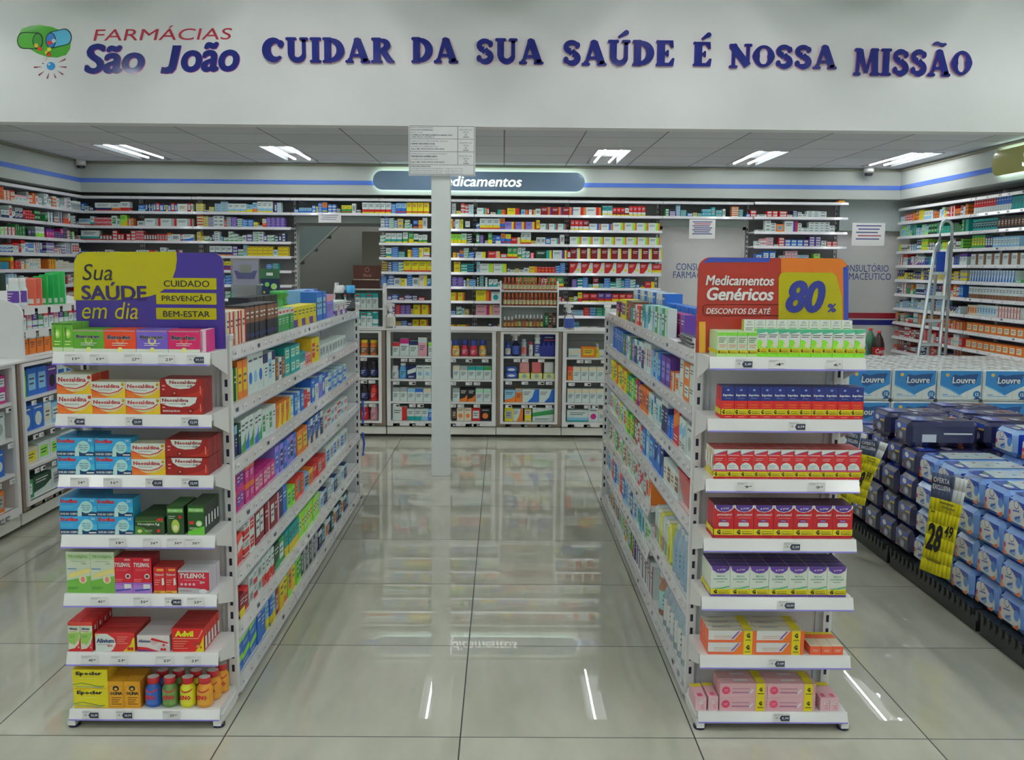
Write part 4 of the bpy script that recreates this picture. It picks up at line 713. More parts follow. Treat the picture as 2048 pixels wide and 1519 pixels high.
def eno(key, body, lab):
    if key in MESH: return MESH[key]
    m = MB(); r = .0275
    m.lathe([(.022, 0), (.0265, .004), (r, .01), (r, .058), (.0255, .068), (.019, .077), (.0175, .081)], 0, 0, body, PLASTIC, 20)
    for k in range(24): pass
    m.text('ENO', Vector((-.018, -r-.0008, .03)), Vector((1, 0, 0)), Z3, 0, 0, .038, .016, lab, CARD, e=.0012, bold=.06, sh=.1, res=1)
    m.shape([((r+.0008)*sin(a), -(r+.0008)*cos(a), z) for a in [radians(-50+10*i) for i in range(11)] for z in (.012, .062+.006*abs(a))], [(2*i, 2*i+2, 2*i+3, 2*i+1) for i in range(10)], tuple(min(.9, x*1.12+.02) for x in body[:3])+(1,), CARD, True)
    m.shape([((r+.001)*sin(a), -(r+.001)*cos(a), z+.012*a*a) for a in [radians(-50+10*i) for i in range(11)] for z in (.055, .06)], [(2*i, 2*i+2, 2*i+3, 2*i+1) for i in range(10)], P(165,40,45), CARD, True)
    o = m.build('body'); me = o.data; bpy.data.objects.remove(o); MESH[key] = me
    m = MB(); m.lathe([(.0185, .081), (.0205, .082), (.0205, .096, P(170,40,48)), (.0205, .1), (.0195, .103, P(205,185,185))], 0, 0, P(170,40,48), PLASTIC, 18); o = m.build('screw_cap'); MESH['cap'] = o.data; bpy.data.objects.remove(o)
    return me
for u, k, body, what, n in ((286, 'e1', P(40,80,150), 'blue', 2), (319, 'e2', P(88,120,62), 'green', 2), (355, 'e3', P(205,190,40), 'yellow', 2), (389, 'e4', P(215,130,40), 'orange', 3)):
    for j in range(n):
        me = eno(k, body, P(170,35,45)); t = empty('antacid_bottle', (px(u, 6)+.028+j*.012, YF_+.03+j*.057, LV[6]), what+' antacid powder bottle with red cap, '+ORD[j+1]+' from the front', 'bottle', group='antacid bottles on the bottom shelf')
        t.rotation_euler = (0, 0, radians(random.uniform(-8, 8))); link('body', me, t); link('screw_cap', MESH['cap'], t)
# right end display
def RR(i, u, w, h, d, key, fn, cols=1, tiers=1, deep=1, what='', dy=0, dz=0, rz=0):
    row(YF_+dy, LV[i]+dz, px(u, i)+w/2, w, d, h, key, fn, cols=cols, tiers=tiers, deep=deep, label=what+', '+SHL[i]+', right display', group='boxes on the right end display, '+SHL[i], rz=rz)
RR(0, 1434.5, .0325, .083, .026, 'lm', lime, 4, 1, 6, 'pale lime drops box'); RR(0, 1513, .0353, .093, .034, 'lm2', lim2, 10, 1, 1, 'taller bright lime drops box')
RR(0, 1492, .0355, .121, .034, 'wh', whi, 10, 1, 1, 'plain white box behind lime boxes', dy=.037)
RR(1, 1442.5, .0425, .107, .04, 'ib', ibu, 11, 1, 2, 'navy and red box with yellow band')
RR(2, 1427, .0445, .101, .038, 'rw', rwp, 11, 1, 3, 'red and white box with yellow band')
RR(3, 1428, .0665, .115, .035, 'pa', par, 7, 1, 3, 'dark red painkiller box with violet crest')
RR(4, 1421.5, .0655, .106, .036, 'di', dip, 7, 1, 4, 'white painkiller box with violet crest')
RR(5, 1416.5, .165, .0425, .045, 'og', org, 2, 2, 3, 'long white and orange ointment box'); RR(5, 1621, .0375, .0305, .13, 'oge', orge, 3, 1, 1, 'small orange ointment box set end-on')
RR(6, 1439, .166, .0495, .05, 'pk', pink, 2, 2, 2, 'long pink cream box'); RR(6, 1391, .038, .047, .12, 'pke', pinke, 1, 1, 1, 'pink box set end-on beside the left rail'); RR(6, 1417, .034, .05, .12, 'pke2', pinke, 1, 1, 1, 'pink box set end-on, next to the long stack'); RR(6, 1641, .032, .045, .14, 'pke3', pinke, 2, 1, 1, 'pink box set end-on, beyond the long stack')
# ---------------------------------------------------------------- generic cartons (aisle sides, wall shelves)
def gen(w, h, d, code):
    w = round(w*500)/500; h = round(h*250)/250; key = ('g', w, h, d, code)
    if key in MESH: return MESH[key]
    L_ = [c for c in code if c.isalpha()]; p = int(code[-1]) if code[-1].isdigit() else 0
    b0 = K[L_[0]]; b1 = K[L_[1]] if len(L_) > 1 else (K['w'] if lum(b0) < .3 else K['s']); b2 = K[L_[2]] if len(L_) > 2 else b1
    ink = P(60,64,80) if lum(b0) > .3 else P(190,195,200); ink1 = P(60,64,80) if lum(b1) > .3 else P(190,195,200)
    a = Art(w, d, h); a.base(b0)
    if p == 0: a.bars(.15, .55, .8, .8, 2, ink)
    elif p == 1: a.band(.12, .36, b1); a.bars(.15, .55, .85, .85, 2, ink); a.r(0, 0, 1, .12, b2)
    elif p == 2: a.band(.72, 1, b1); a.bars(.15, .3, .8, .6, 3, ink); a.r(.2, .8, .8, .9, b2)
    elif p == 3: a.r(.14, .2, .86, .8, b1); a.bars(.22, .35, .75, .7, 2, ink1)
    elif p == 4: a.r(.66, 0, .86, 1, b1); a.r(.86, 0, 1, 1, b2); a.bars(.1, .5, .58, .8, 2, ink)
    elif p == 5: a.c(.5, .4, .3, b1); a.c(.5, .4, .16, b2); a.bars(.15, .78, .85, .92, 1, ink)
    elif p == 6: a.poly([(0, 0), (1, 0), (1, .55), (.6, .3), (0, .2)], b1); a.bars(.12, .6, .8, .88, 2, ink)
    elif p == 7: a.poly([(0, .35), (1, .55), (1, .9), (0, .65)], b1); a.bars(.12, .08, .8, .25, 2, ink)
    elif p == 8: a.band(.5, .95, b1); a.band(.1, .2, b2); a.bars(.15, .6, .8, .85, 2, ink1)
    elif p == 9: a.poly([(.3, 0), (1, 0), (1, 1), (.75, 1), (.6, .4)], b1); a.bars(.06, .55, .5, .85, 3, ink); a.c(.78, .3, .12, b2)
    o = a.mb.build('carton'); MESH[key] = o.data; bpy.data.objects.remove(o); return MESH[key]
def cname(code): return ' and '.join(dict.fromkeys(CN[c] for c in code if c.isalpha() and c in CN)) if sum(c.isalpha() for c in code) < 3 else ', '.join(CN[c] for c in list(dict.fromkeys(c for c in code if c.isalpha()))[:2])
def aisle(side, lvl, z, runs, name, cat, where):
    X = GX[side][1]-.012 if side == 'L' else GX[side][0]+.012; sg = 1 if side == 'L' else -1; rz = pi/2*sg; items = []
    def yy(u, X):                                        # where on the rail the run starts, from its place in the photograph
        y = 4.6
        for _ in range(7):
            f = lambda q: 1024+FP*(Vector((X, q, z))-E0).dot(rr)/(Vector((X, q, z))-E0).dot(fwd)
            y += (u-f(y))/(f(y+.004)-f(y))*.004; y = max(2.8, min(9, y))
        return y
    for r in runs:
        u0, u1, n, h, code = r[:5]; tiers = r[5] if len(r) > 5 else 1; back = r[6] if len(r) > 6 else 0; dd_ = r[7] if len(r) > 7 else 0
        ya, yb = sorted((yy(u0, X-sg*back), yy(u1, X-sg*back))); ya = max(ya, YE0+.05 if not (side == 'R' and lvl in (4, 5)) else 4.45); yb = min(yb, YE1-.06); w = (yb-ya)/n
        if w < .008: continue
        m_ = max(1, round(w/.085)) if w > .13 else 1; n *= m_; w /= m_
        d = dd_ or (.085 if not back else .088); codes = code.split('|'); hh = round(h/tiers*250)/250
        for i in range(n):
            cd_ = codes[i % len(codes)]; me = gen(w-.003, h/tiers, d, cd_); off = random.uniform(0, .006)
            for t in range(tiers): items.append((ya+(i+.5)*w, back, t, tiers, me, cd_, X-sg*(.008+back+off), z-.004+t*(hh+.0004), w))
    items.sort(key=lambda q: (q[0], q[1], q[2])); cnt = {}
    for y, back, t, tiers, me, cd_, x, zz, w in items:
        nm = cname(cd_)+(' rear' if back else '')
        if t == 0: cnt[nm] = cnt.get(nm, 0)+1
        lb = '%s %s box from the near end%s, %s, %s' % (ORD[cnt[nm]], nm, '' if tiers == 1 else (', upper' if t else ', lower'), SHL[lvl] if lvl < 7 else '', where)
        o = put(name, me, x, y, zz, rz, .5, label=lb, category=cat, group='%s, %s' % (where, SHL[lvl])); o.scale = (min(1, (w-.0025)/max(.004, round((w-.003)*500)/500)), 1, 1)
AL = [
 [(449,457,1,.125,'of3'), (457,498,5,.125,'er4'), (498,561,8,.135,'xhn8'), (561,592,2,.1,'gwf2'), (592,636,6,.095,'yp1|ya1'), (637,656,3,.15,'bc3'), (657,672,3,.13,'ik2'), (673,697,5,.08,'wp1|wk3'), (605,640,4,.155,'c3|bc3',1,.105), (505,560,4,.15,'xh0',1,.105)],
 [(457,468,2,.11,'vg2'), (468,481,2,.125,'vl4'), (481,500,2,.145,'oa3'), (501,533,3,.15,'wb5|wc5'), (533,556,3,.135,'wn2|wc3'), (557,574,3,.095,'jo3|wn3'), (575,604,3,.13,'tq3',2), (604,616,2,.08,'tw1|te1'), (617,627,2,.06,'kr3'), (628,642,2,.125,'ar3|ya3'), (643,694,9,.07,'ws3')],
 [(459,488,4,.115,'nc2|vn1'), (488,530,5,.125,'wgn6|wbn6'), (530,556,4,.11,'wg3|ws0'), (556,586,3,.1,'oy9'), (586,612,4,.1,'wc8|bc3'), (612,626,2,.085,'rd0|wr3'), (628,660,5,.12,'bw5|wb2|ic2'), (661,696,7,.1,'wb1|cb3',2)],
 [(462,478,1,.158,'mo2',2), (479,495,2,.15,'mp3',2), (496,513,2,.15,'mo2',2), (514,556,5,.08,'mk3'), (557,598,6,.125,'ib3|in3|bi3'), (599,619,2,.115,'oa3'), (620,650,3,.13,'be6|nw2'), (651,697,7,.1,'wk3|wr2|wc3',2)],
 [(466,492,2,.11,'rw3|fw7'), (493,515,2,.14,'rw8|wr3',2), (516,535,2,.15,'dw3'), (536,562,3,.13,'dk4|dw3'), (563,579,2,.13,'n0|b0'), (580,594,2,.09,'lg3'), (595,612,3,.1,'fo3|ft3'), (613,630,2,.08,'cn3|oa2'), (631,655,3,.08,'r0|f3'), (656,697,6,.1,'wb3|ws3')],
 [(470,484,2,.08,'py4|ypw9'), (484,504,2,.085,'dy1|rd3'), (504,530,3,.11,'ws3|wr1',2), (531,553,4,.12,'wf1|wr1'), (554,574,2,.11,'vg6|gw3'), (575,602,4,.11,'tay1'), (603,642,9,.12,'lq3|ly3'), (643,697,8,.09,'wc3|nc2|sw3')],
 [(476,520,3,.14,'blc7',2), (520,537,2,.155,'b0|bc2'), (538,556,3,.12,'cy1|ba1'), (557,563,1,.11,'dk3'), (564,596,4,.155,'ay3|oy3|lo3'), (597,607,2,.14,'lg3'), (608,641,9,.13,'xs3|sx0'), (642,700,11,.1,'nw2|vc3|wo3')]]
for i, r in enumerate(AL): aisle('L', i, LV[i], r, 'remedy_box', 'box', 'left aisle shelving')
AR = [
 [(1329,1384,5,.125,'bc0|b0',1,.11,.05), (1334,1363,2,.1,'pm0|mp0',1,.05,.052), (1296,1330,7,.12,'wq4|gw3|cw4',1,0,.04), (1280,1296,3,.11,'tw6|cw2'), (1262,1280,4,.1,'hw3|fe3|kw2'), (1249,1262,3,.11,'th2|hf3|jn3'), (1240,1248,2,.11,'yp3'), (1229,1239,2,.09,'dy1|nm3'), (1262,1325,6,.165,'bw5|wc3|ws3',1,.115)],
 [(1336,1351,2,.075,'wo3|ow4'), (1352,1386,3,.14,'wo4|ow3',2), (1318,1335,2,.125,'pi3'), (1297,1317,4,.12,'bc3|cs2'), (1284,1296,3,.14,'wk3|ws3'), (1264,1283,4,.13,'nw2|wp3|tw3'), (1243,1263,6,.12,'ik3|gs3|wm4|wc3'), (1222,1242,6,.13,'bnw4|b0')],
 [(1366,1387,1,.12,'ws5'), (1352,1366,1,.13,'wc7'), (1341,1352,1,.165,'roy7'), (1330,1341,1,.09,'b0'), (1318,1330,1,.16,'nw2'), (1293,1317,5,.12,'wt3|wc3|wb2'), (1276,1292,3,.12,'oh3|of3'), (1268,1275,2,.13,'pk3|rw3'), (1250,1267,4,.11,'gl3|lq3|ty3'), (1220,1249,7,.12,'ya3|oy3|yg3')],
 [(1322,1352,2,.1,'wh3|we3'), (1300,1321,2,.16,'nb6|bc5'), (1281,1299,3,.13,'bc3|cw5'), (1264,1280,4,.12,'rw3|wr3|hw3'), (1248,1263,4,.11,'gy3|ly3'), (1218,1247,9,.12,'wr3|wb5|yl3|ws3')],
 [(1298,1306,2,.12,'nw3'), (1283,1297,3,.12,'ow6|wf3|hw3'), (1267,1282,4,.12,'wr7|wm3|rw3'), (1250,1266,5,.12,'wg3|wk3|qe3'), (1215,1249,10,.12,'ed3|gw3|wl3|kw3')],
 [(1285,1300,3,.11,'wg3|wl3'), (1270,1284,3,.12,'wt3|ct3'), (1250,1269,5,.12,'wb3|cw3|nw3'), (1213,1249,9,.12,'cb3|bw3|fr3|ws3')],
 [(1270,1300,7,.15,'wd4|wm4|wh4'), (1258,1269,3,.13,'pw4|xw4|oy3'), (1240,1257,5,.13,'gw3|wl3|ow3'), (1213,1239,8,.12,'ws3|wn3|eo3')]]
ZR = LV[:4]+[.48, .27, .064]
for i, r in enumerate(AR): aisle('R', i, ZR[i], r, 'toiletry_box', 'box', 'right aisle shelving')
# ================================================================ boxes on the wall shelves
STOCK = []      # every wall-shelf box: (area, mesh, x, y, z, rz, label, group)
import re
BAYN = ['corner bay', 'bay above purple sign', 'bay left of stairs', 'shelf over stairs', 'bay behind column', 'middle bay', 'red and yellow bay', 'shelf over first door', 'bay between doors', 'left side wall', 'left side wall nearer counter', 'wall behind ladder', 'wall under olive sign']
WSH = ['top shelf', 'second shelf', 'third shelf', 'fourth shelf', 'fifth shelf', 'sixth shelf', 'seventh shelf', 'eighth shelf', 'ninth shelf', 'tenth shelf', 'eleventh shelf']
def wallrow(bay, lvl, z, spec, x0, fn, pxm=.00532, d=.09):
    """spec: code width.height[/stack][xcount] in px; fn(local x) -> (x, y, rz)"""
    x = x0; seen = {}
    for tk in spec.split():
        if tk[0] == '_': x += int(tk[1:])*pxm; continue
        g = re.match(r'([a-z]+)(\d?)[.:]?(\d+)\.(\d+)(?:/(\d+))?(?:x(\d+))?$', tk) if 0 else re.match(r'([a-z]+)(?:(\d)\.)?(\d+)\.(\d+)(?:/(\d+))?(?:x(\d+))?$', tk)
        code, pat, w, h, st, n = g.groups(); w = int(w)*pxm; h = int(h)*pxm; st = int(st or 1); code = code+(pat or '3')
        for i in range(int(n or 1)):
            me = gen(w-.004, h/st, d, code); hh = round(h/st*250)/250; nm = cname(code); seen[nm] = seen.get(nm, 0)+1
            for t in range(st):
                X_, Y_, rz = fn(x+w/2)
                tier = '' if st == 1 else (', top of stack' if t == st-1 else ', '+ORD[t+1]+' up')
                lb = '%s %s box%s, %s, %s' % (ORD[min(seen[nm], len(ORD)-1)], nm, tier, WSH[lvl], BAYN[bay])
                STOCK.append((w*hh*(1 if bay < 9 else .6), me, X_, Y_, z+.001+t*(hh+.0005), rz, lb, 'boxes on the '+BAYN[bay]+', '+WSH[lvl]))
            x += w
WR = {0: {1: 'w6.14 _4 s8.5 s7.4 _1 cb7.7.13 b6.14 w8.8 n10.7 _2 wnr1.32.15 wor1.17.15 wr1.18.17', 2: 'wr1.7.12 _1 w12.6 wc1.7.7 wcr8.22.13 wtr1.8.17 rk8.11.15/2x3 wg3.10.19 w7.13 lyn6.13.20 ow4.7.13 o5.14',
          3: '_4 wn5.14.8 r3.8 wk3.8.8 _1 wtr1.35.18 _1 d6.10x2 r6.10 d6.10 r11.19/3 r6.12x2 _4 r9.12/2 r10.18/3', 4: '_10 bw3.13.7x2 w10.4 _5 n8.7x3 w12.9 w12.6', 5: '_3 r12.9/2 w14.12', 6: 'o14.12 w12.14'},
      1: {1: '_9 bc1.14.11 n4.14 nw4.5.13 by4.6.12 b5.14 r7.16 b8.13 n4.14 y4.12 b6.12 r7.16 b5.13 we3.20.14 r6.16 w4.14', 2: '_6 w14.9 wsr4.31.14x3', 3: '_2 rk8.8.18/3x2 d5.12x5 f5.12x4 wo2.8.14 w17.12 r4.13 wb6.22.12', 4: '_2 wr4.38.9 _8 wb6.12.14 _3 wnr4.24.10'},
      2: {1: '_4 yw1.14.15/4 _1 wp1.10.3 yw1.10.9/3 _1 c12.15/4 c13.20/5 wcy1.12.16x3 cy1.12.14 co1.9.18 wcy1.10.20x3 _3 p5.17 wc1.8.17/4', 2: '_5 ow1.13.20/4 y9.20/5 si1.10.18/3 w10.20/3x2 f5.13 s9.17/4 pi1.12.19/3 wg1.9.14/4 bc1.11.14/3x2 ye1.8.9/2 wc9.3 owr8.8.16 pi1.9.19/4x4',
          3: '_4 a8.17/2 a7.9/2 wg6.10.9 v5.8 p4.14 w10.17/4 c6.8 _2 wg6.9.7 wg6.9.19/3 wg6.9.13/2 wg6.9.9/2 w8.11 p12.13/2 wg6.11.19/4 w10.18/3 p7.12 wg6.14.12/2 n8.10/2 n6.12 n8.15/3', 4: '_28 wnoy1.11.18x4 p11.19/3 wg1.10.12/2 c8.20 ay1.10.19/3x5 wc9.12 ay1.10.19/3x2',
          5: '_49 pyr8.10.17x3 _58 bc1.12.12/2 t12.14/3', 6: '_50 b7.15 bc7.12.17/3x2 _56 ro4.8.15 _6 o9.15', 7: '_48 p8.14/2 wg6.10.14/2 t10.12/3 _60 ocr8.14.14', 8: '_46 r10.12 n12.14 w9.10 _50 b12.14'},
      3: {1: '_3 b10.6 cb1.5.9x5 b8.14/2 a4.12 bc1.8.18/4 boy8.10.20 _1 bw1.8.15/3x2 xw1.9.9/3 _1 gyr8.10.15x2 w8.18 xw1.10.8/2 _2 wry1.12.20x3'},
      4: {1: 'wry1.11.20x2 bc1.9.19/4 bcr8.10.20x2 yar8.11.21x4 _44 s8.20 y9.6 rw1.8.20/3 rw1.7.18/3 wc1.10.17/4', 2: '_1 w8.19/3 bw1.8.20/4 wg6.10.20/5 bw1.7.15/4 a11.18/2 _1 c2.8 wg6.10.15/3 c4.8 _2 nbo8.10.16 oa8.8.16 w9.20 _44 yo4.7.19 p3.17 wsy4.12.18 yg4.5.18 _1 xwy3.13.18',
          3: 'wg6.10.14/2 wty1.11.18x3 _1 wgy1.10.20 _1 gy1.10.20 wvy1.9.17 wgy1.8.15 wgy1.9.16 _45 ly1.7.17x3 qy1.11.19 xw7.10.18/4', 4: 'xw7.11.18/4 wty1.11.17 bc7.13.19/5 t13.10/2 _5 yo4.9.14 bc7.13.19/4 ye4.9.18 wyr8.12.19 _45 ao4.8.10 w5.9 bor8.8.14 wg6.10.19/4 bc7.11.10/2',
          5: '_3 an1.11.18/4 n9.17/4 bc7.12.19/5 wg6.10.18/3 yar1.15.20x4 _38 ay1.13.19/2 _1 tq1.12.15/3 tn1.13.16/3', 6: 'bc7.12.19/6 _1 c3.11 bw1.10.20/4 w14.15 ye4.12.14 bc7.10.21/5 w13.16 ey4.16.21 cb6.7.14 _41 pi1.11.18/3 pi1.12.18/4 wb4.6.12 y5.15 cb7.13.14/3',
          7: '_1 g4.10 a6.17 _2 p9.8 bw1.12.10/2 _1 d12.5 pw1.14.10/2 n12.9/2 r14.5 _40 bc7.9.20/4 _1 yor4.14.16x2', 8: '_19 p10.17/3 rf1.10.17/4 pi1.10.18/4x2 y5.11/2 yar4.16.19x2 _36 b16.8/2 wg6.10.15/2 c6.13 a9.10/2', 9: '_20 oa8.10.15/2 a10.14/3 bw7.12.16/4 p10.12/2 yar4.15.18x2 _36 yor4.22.8x2'},
      5: {1: '_2 wto4.20.12 r4.12 _3 e10.4 _3 tg4.8.9 or4.9.9 _2 yr4.24.12 _3 cb5.8.10 or4.7.9 wr4.9.10 y4.9 w10.11 dop4.21.15x3', 2: '_1 bw7.7.11 wyr1.13.20x3 bor8.10.22 iyr4.20.14x3 ayr1.8.18 wtr4.17.11x3',
          3: '_1 g7.19 pi1.8.16/3 _2 w6.5 gy1.9.20 nb8.6.16/3 bw1.10.15 bor8.9.20 byr8.11.19 rwy4.19.12 wyr1.10.22x2 a10.6 w9.13x2 b10.11 wtr4.18.11 w9.18', 4: 'wy4.20.11 _4 rky4.24.13 r14.8 gyr1.10.22x2 wgy1.8.20 wt6.8.21/3 wt6.8.14/2 rk5.9.10/2 _2 vty4.32.16 _1 wpy4.28.16 r8.15',
          5: '_2 c7.20 wly4.26.17/2x2 _1 xw1.6.9/2 w9.5 y8.8/2 w9.5 w11.9 ao4.16.12 ro5.7.11x5 bc7.9.14/3 bc7.10.17/5', 6: '_2 xw5.6.18/4 t9.20/4 xw5.9.17/4 wt6.9.14x2 w7.9 _30 gyr1.12.20x3 _10 n16.20 gyr1.15.20x2', 7: '_1 yor4.30.20 wt5.18.17 _108 r12.9/2 r6.6', 8: '_1 kmy4.32.20/2x2', 9: '_3 yo4.22.5 n8.12/2 w4.6 p7.8 a5.9'},
      6: {1: '_1 wroa4.30.15x2 _2 wtyr8.10.18x2 rdy1.8.15x3 wdy1.8.14 rwy1.8.18x4', 2: '_2 rwy1.8.19x3 dwy1.12.19 wboo4.23.12x2 wlo4.23.14x4', 3: '_1 wlo4.22.14x8', 4: '_2 dwy4.20.20x9', 5: '_1 rwy9.23.20x7 ryw1.19.19', 6: '_6 pi1.11.15/3 tw1.10.18/3 bc7.11.20/5 t9.7 dwy1.12.20 t10.8 bc7.12.19/4 tq1.12.10/2 wt6.10.18/4 t6.15 bc7.11.18/4 wt6.11.16/3 b8.7 xy1.10.6 ry4.19.12',
          7: '_1 ynx1.10.7/2 wg6.7.10 yr1.9.18 rdy1.15.16x2 pry1.14.17x2 ry1.14.16x3', 8: '_6 c12.10/2x2 rf1.12.15/3 cb1.12.15/3 gt1.14.15/3x2', 9: '_12 ct1.10.15/2 wlr4.22.7 wbr4.20.7'},
      7: {1: '_3 g7.14/3 p14.10/3 c8.20/4 t12.12/3 _1 b12.6 y8.7 t10.6 ct1.17.14/2 t8.17 t14.12/2 w6.14 _12 ow1.13.20/5 t9.14/3 _6 b8.5 r12.12/2'},
      8: {1: '_4 w18.4 r11.11/2x2 _2 r16.10/2 w10.4 n10.12/3 w8.9/2 w10.5 w12.12/3x2 w14.10/2', 2: '_3 w14.3 _3 w11.20/3 w10.15/3 o16.14 wpr4.26.20 w8.16/3 w14.8/2 w10.18/4x4 w10.12/2', 3: '_2 w10.9/2 kw1.12.13/2 k13.16/3 _2 w8.3 r12.16/3 b12.12/2x3 p11.12/2 p12.18/4x2 w10.11/2 r11.9/2x2', 4: '_3 b14.12 b13.17x2 _8 w10.9/2 k12.18/3x2 c11.10/2x2 _10 l12.14/2 l8.5', 0: '_160 oy3.12.4'}}
for bay, rows_ in WR.items():
    yy_ = YS+(.0 if bay != 8 else -.06)+.012
    for lvl, sp_ in rows_.items(): wallrow(bay, lvl, WL[lvl], sp_, BX[bay]+.012, lambda x, y=yy_: (x, y, 0))
def rnd(pool, width, hs, seed, fill=.9):
    R = random.Random(seed); out = []; x = 0
    while x < width-14:
        if R.random() > fill: q = R.randint(3, 8); out.append('_%d' % q); x += q; continue
        c = R.choice(pool); w = R.randint(7, 13); h = R.randint(*hs); n = R.choice((1, 1, 2, 3)); st = R.choice((1, 1, 2, 3))
        if x+w*n > width: break
        out.append('%s%d.%d.%d%sx%d' % (c, R.choice((1, 2, 3, 4, 6, 8)), w, h, '/%d' % st if st > 1 else '', n)); x += w*n
    return ' '.join(out)
FL = lambda y: (XL+.42-.014, y, pi/2)
LP = [['ef', 'of', 'ws', 'wk', 'sw'], ['wr', 'sn', 'rd', 'wn', 'gx', 'fo'], ['wr', 'dw', 'gx', 'vp', 'mp', 'wl'], ['wr', 'wp', 'rm', 'wb', 'wn'], ['ew', 'tb', 'oy', 'we', 'fr'], ['wr', 'w', 'cw', 'dr'], ['r', 'd', 'wr'], ['o', 'wo', 'w']]
for k, (ya, yb, b_) in enumerate(((9.25, 10.06, 9), (8.25, 9.24, 10))):
    for i in range(8): wallrow(b_, i+1, WL[i+1], rnd(LP[i], int((yb-ya)/.00532)-3, (10, 20), 50+i+k*20), ya+.015, FL)
ZRW = [2.23, 2.088, 1.94, 1.79, 1.645, 1.50, 1.353, 1.207, 1.06, .91, .765]
FR = lambda y: (XR-.36+.014, -y, -pi/2)
RP = [['wd', 'oh', 'wc', 'rw', 'ya'], ['gx', 'tg', 'wb', 'cly', 'cl'], ['jw', 'wn', 'ct', 'yl', 'pw', 'gl'], ['wr', 'nb', 'wry', 'wp', 'tw'], ['ny', 'y', 'a', 'ye', 'ns'], ['bc', 'oe', 'n', 'wr', 'gt'], ['wn', 'lw', 'wc', 'ne', 'cs'], ['r', 'o', 'ws', 'xo', 'wt'], ['f', 'r', 'dw', 'g', 'we'], ['hd', 'n', 'wd', 'f'], ['w', 'd']]
RN = [None, 'rw1.8.26x9 bw1.8.27x6 tx2.9.27x8', 'tx3.9.18x9 xh3.10.18x9', 'gy3.9.20x5 n8.18x3 cw3.9.16x9', 'wh4.26.17x7', 'wb9.9.18x16 g20.4', 'wh1.10.19x18', 'eo3.8.16x4 wc3.9.17x7 wf4.9.17x8', 'oe3.20.14x9', 'oe3.20.14x9', 'wo3.20.12x9', 'w18.12x8']
for i in range(1, 11):
    wallrow(11, i, ZRW[i], rnd(RP[i-1], 290, (10, 20), 200+i, .95), -10.18, FR)
    wallrow(12, i, ZRW[i], RN[i], -8.6, FR)
# row shown above the second shelf on the right wall's near bay is already covered; keep the 300 largest boxes as things, the rest as one stock mass
STOCK.sort(key=lambda s: -s[0])
for k, (ar, me, x, y, z, rz, lb, grp) in enumerate(STOCK[:300]):
    put('pill_box', me, x, y, z, rz, 0, label=lb, category='box', group=grp)
big = MB(); vs = big
for ar, me, x, y, z, rz, lb, grp in STOCK[300:]:
    M_ = Matrix.Translation((x, y, z)) @ Matrix.Rotation(rz, 4, 'Z'); n0 = len(big.v); big.v += [tuple(M_ @ v.co) for v in me.vertices]; cols = me.color_attributes['Col'].data
    k_ = big.mi(CARD)
    for p in me.polygons:
        big.f.append(tuple(n0+i for i in p.vertices)); big.c.append(tuple(cols[p.loop_start].color)); big.m.append(k_); big.sm.append(False)
big.build('shelf_stock', kind='stuff', label='mass of small medicine boxes filling the wall shelves', category='boxes')
# ================================================================ back counter
YC, ZT = 8.94, 1.015
BRN = P(112,98,88); CWH = P(180,182,172,.42)
def prof_bottle(key, h, r, body, cap, lab, neck=.35, capr=.6, caph=.14, mat_=None):
    if key in MESH: return MESH[key], MESH[key+'c']
    m = MB(); hb = h*(1-caph); m.lathe([(r*.9, 0), (r, h*.02), (r, hb*.72), (r*.8, hb*.86), (r*neck*1.2, hb*.95), (r*neck*1.2, hb)], 0, 0, body, mat_ or PLASTIC, 14)
    if lab:
        m.shape([((r*1.01)*sin(a), -(r*1.01)*cos(a), z) for a in [radians(-80+16*i) for i in range(11)] for z in (hb*.15, hb*.66)], [(2*i, 2*i+2, 2*i+3, 2*i+1) for i in range(10)], lab, CARD, True)
        ik = INK if lum(lab) > .3 else WHITE
        for j in range(3): m.shape([((r*1.03)*sin(a), -(r*1.03)*cos(a), z) for a in [radians(-40+16*i) for i in range(5-j)] for z in (hb*(.52-.12*j), hb*(.56-.12*j))], [(2*i, 2*i+2, 2*i+3, 2*i+1) for i in range(4-j)], ik, CARD, True)
    o = m.build('body'); MESH[key] = o.data; bpy.data.objects.remove(o)
    m = MB(); m.lathe([(r*capr*.95, hb-.001), (r*capr, hb+.002), (r*capr, h-.003), (r*capr*.85, h)], 0, 0, cap, PLASTIC, 14); o = m.build('cap'); MESH[key+'c'] = o.data; bpy.data.objects.remove(o)
    return MESH[key], MESH[key+'c']
def bottle(key, x, y, z, h, r, body, cap, lab, label, cat='bottle', name='bottle', grp=None, **kw):
    a, b_ = prof_bottle(key, h, r, body, cap, lab, **kw); t = empty(name, (x, y, z+.001), label, cat, group=grp); t.rotation_euler = (0, 0, random.uniform(-.15, .15)); link('body', a, t); link('cap', b_, t); return t
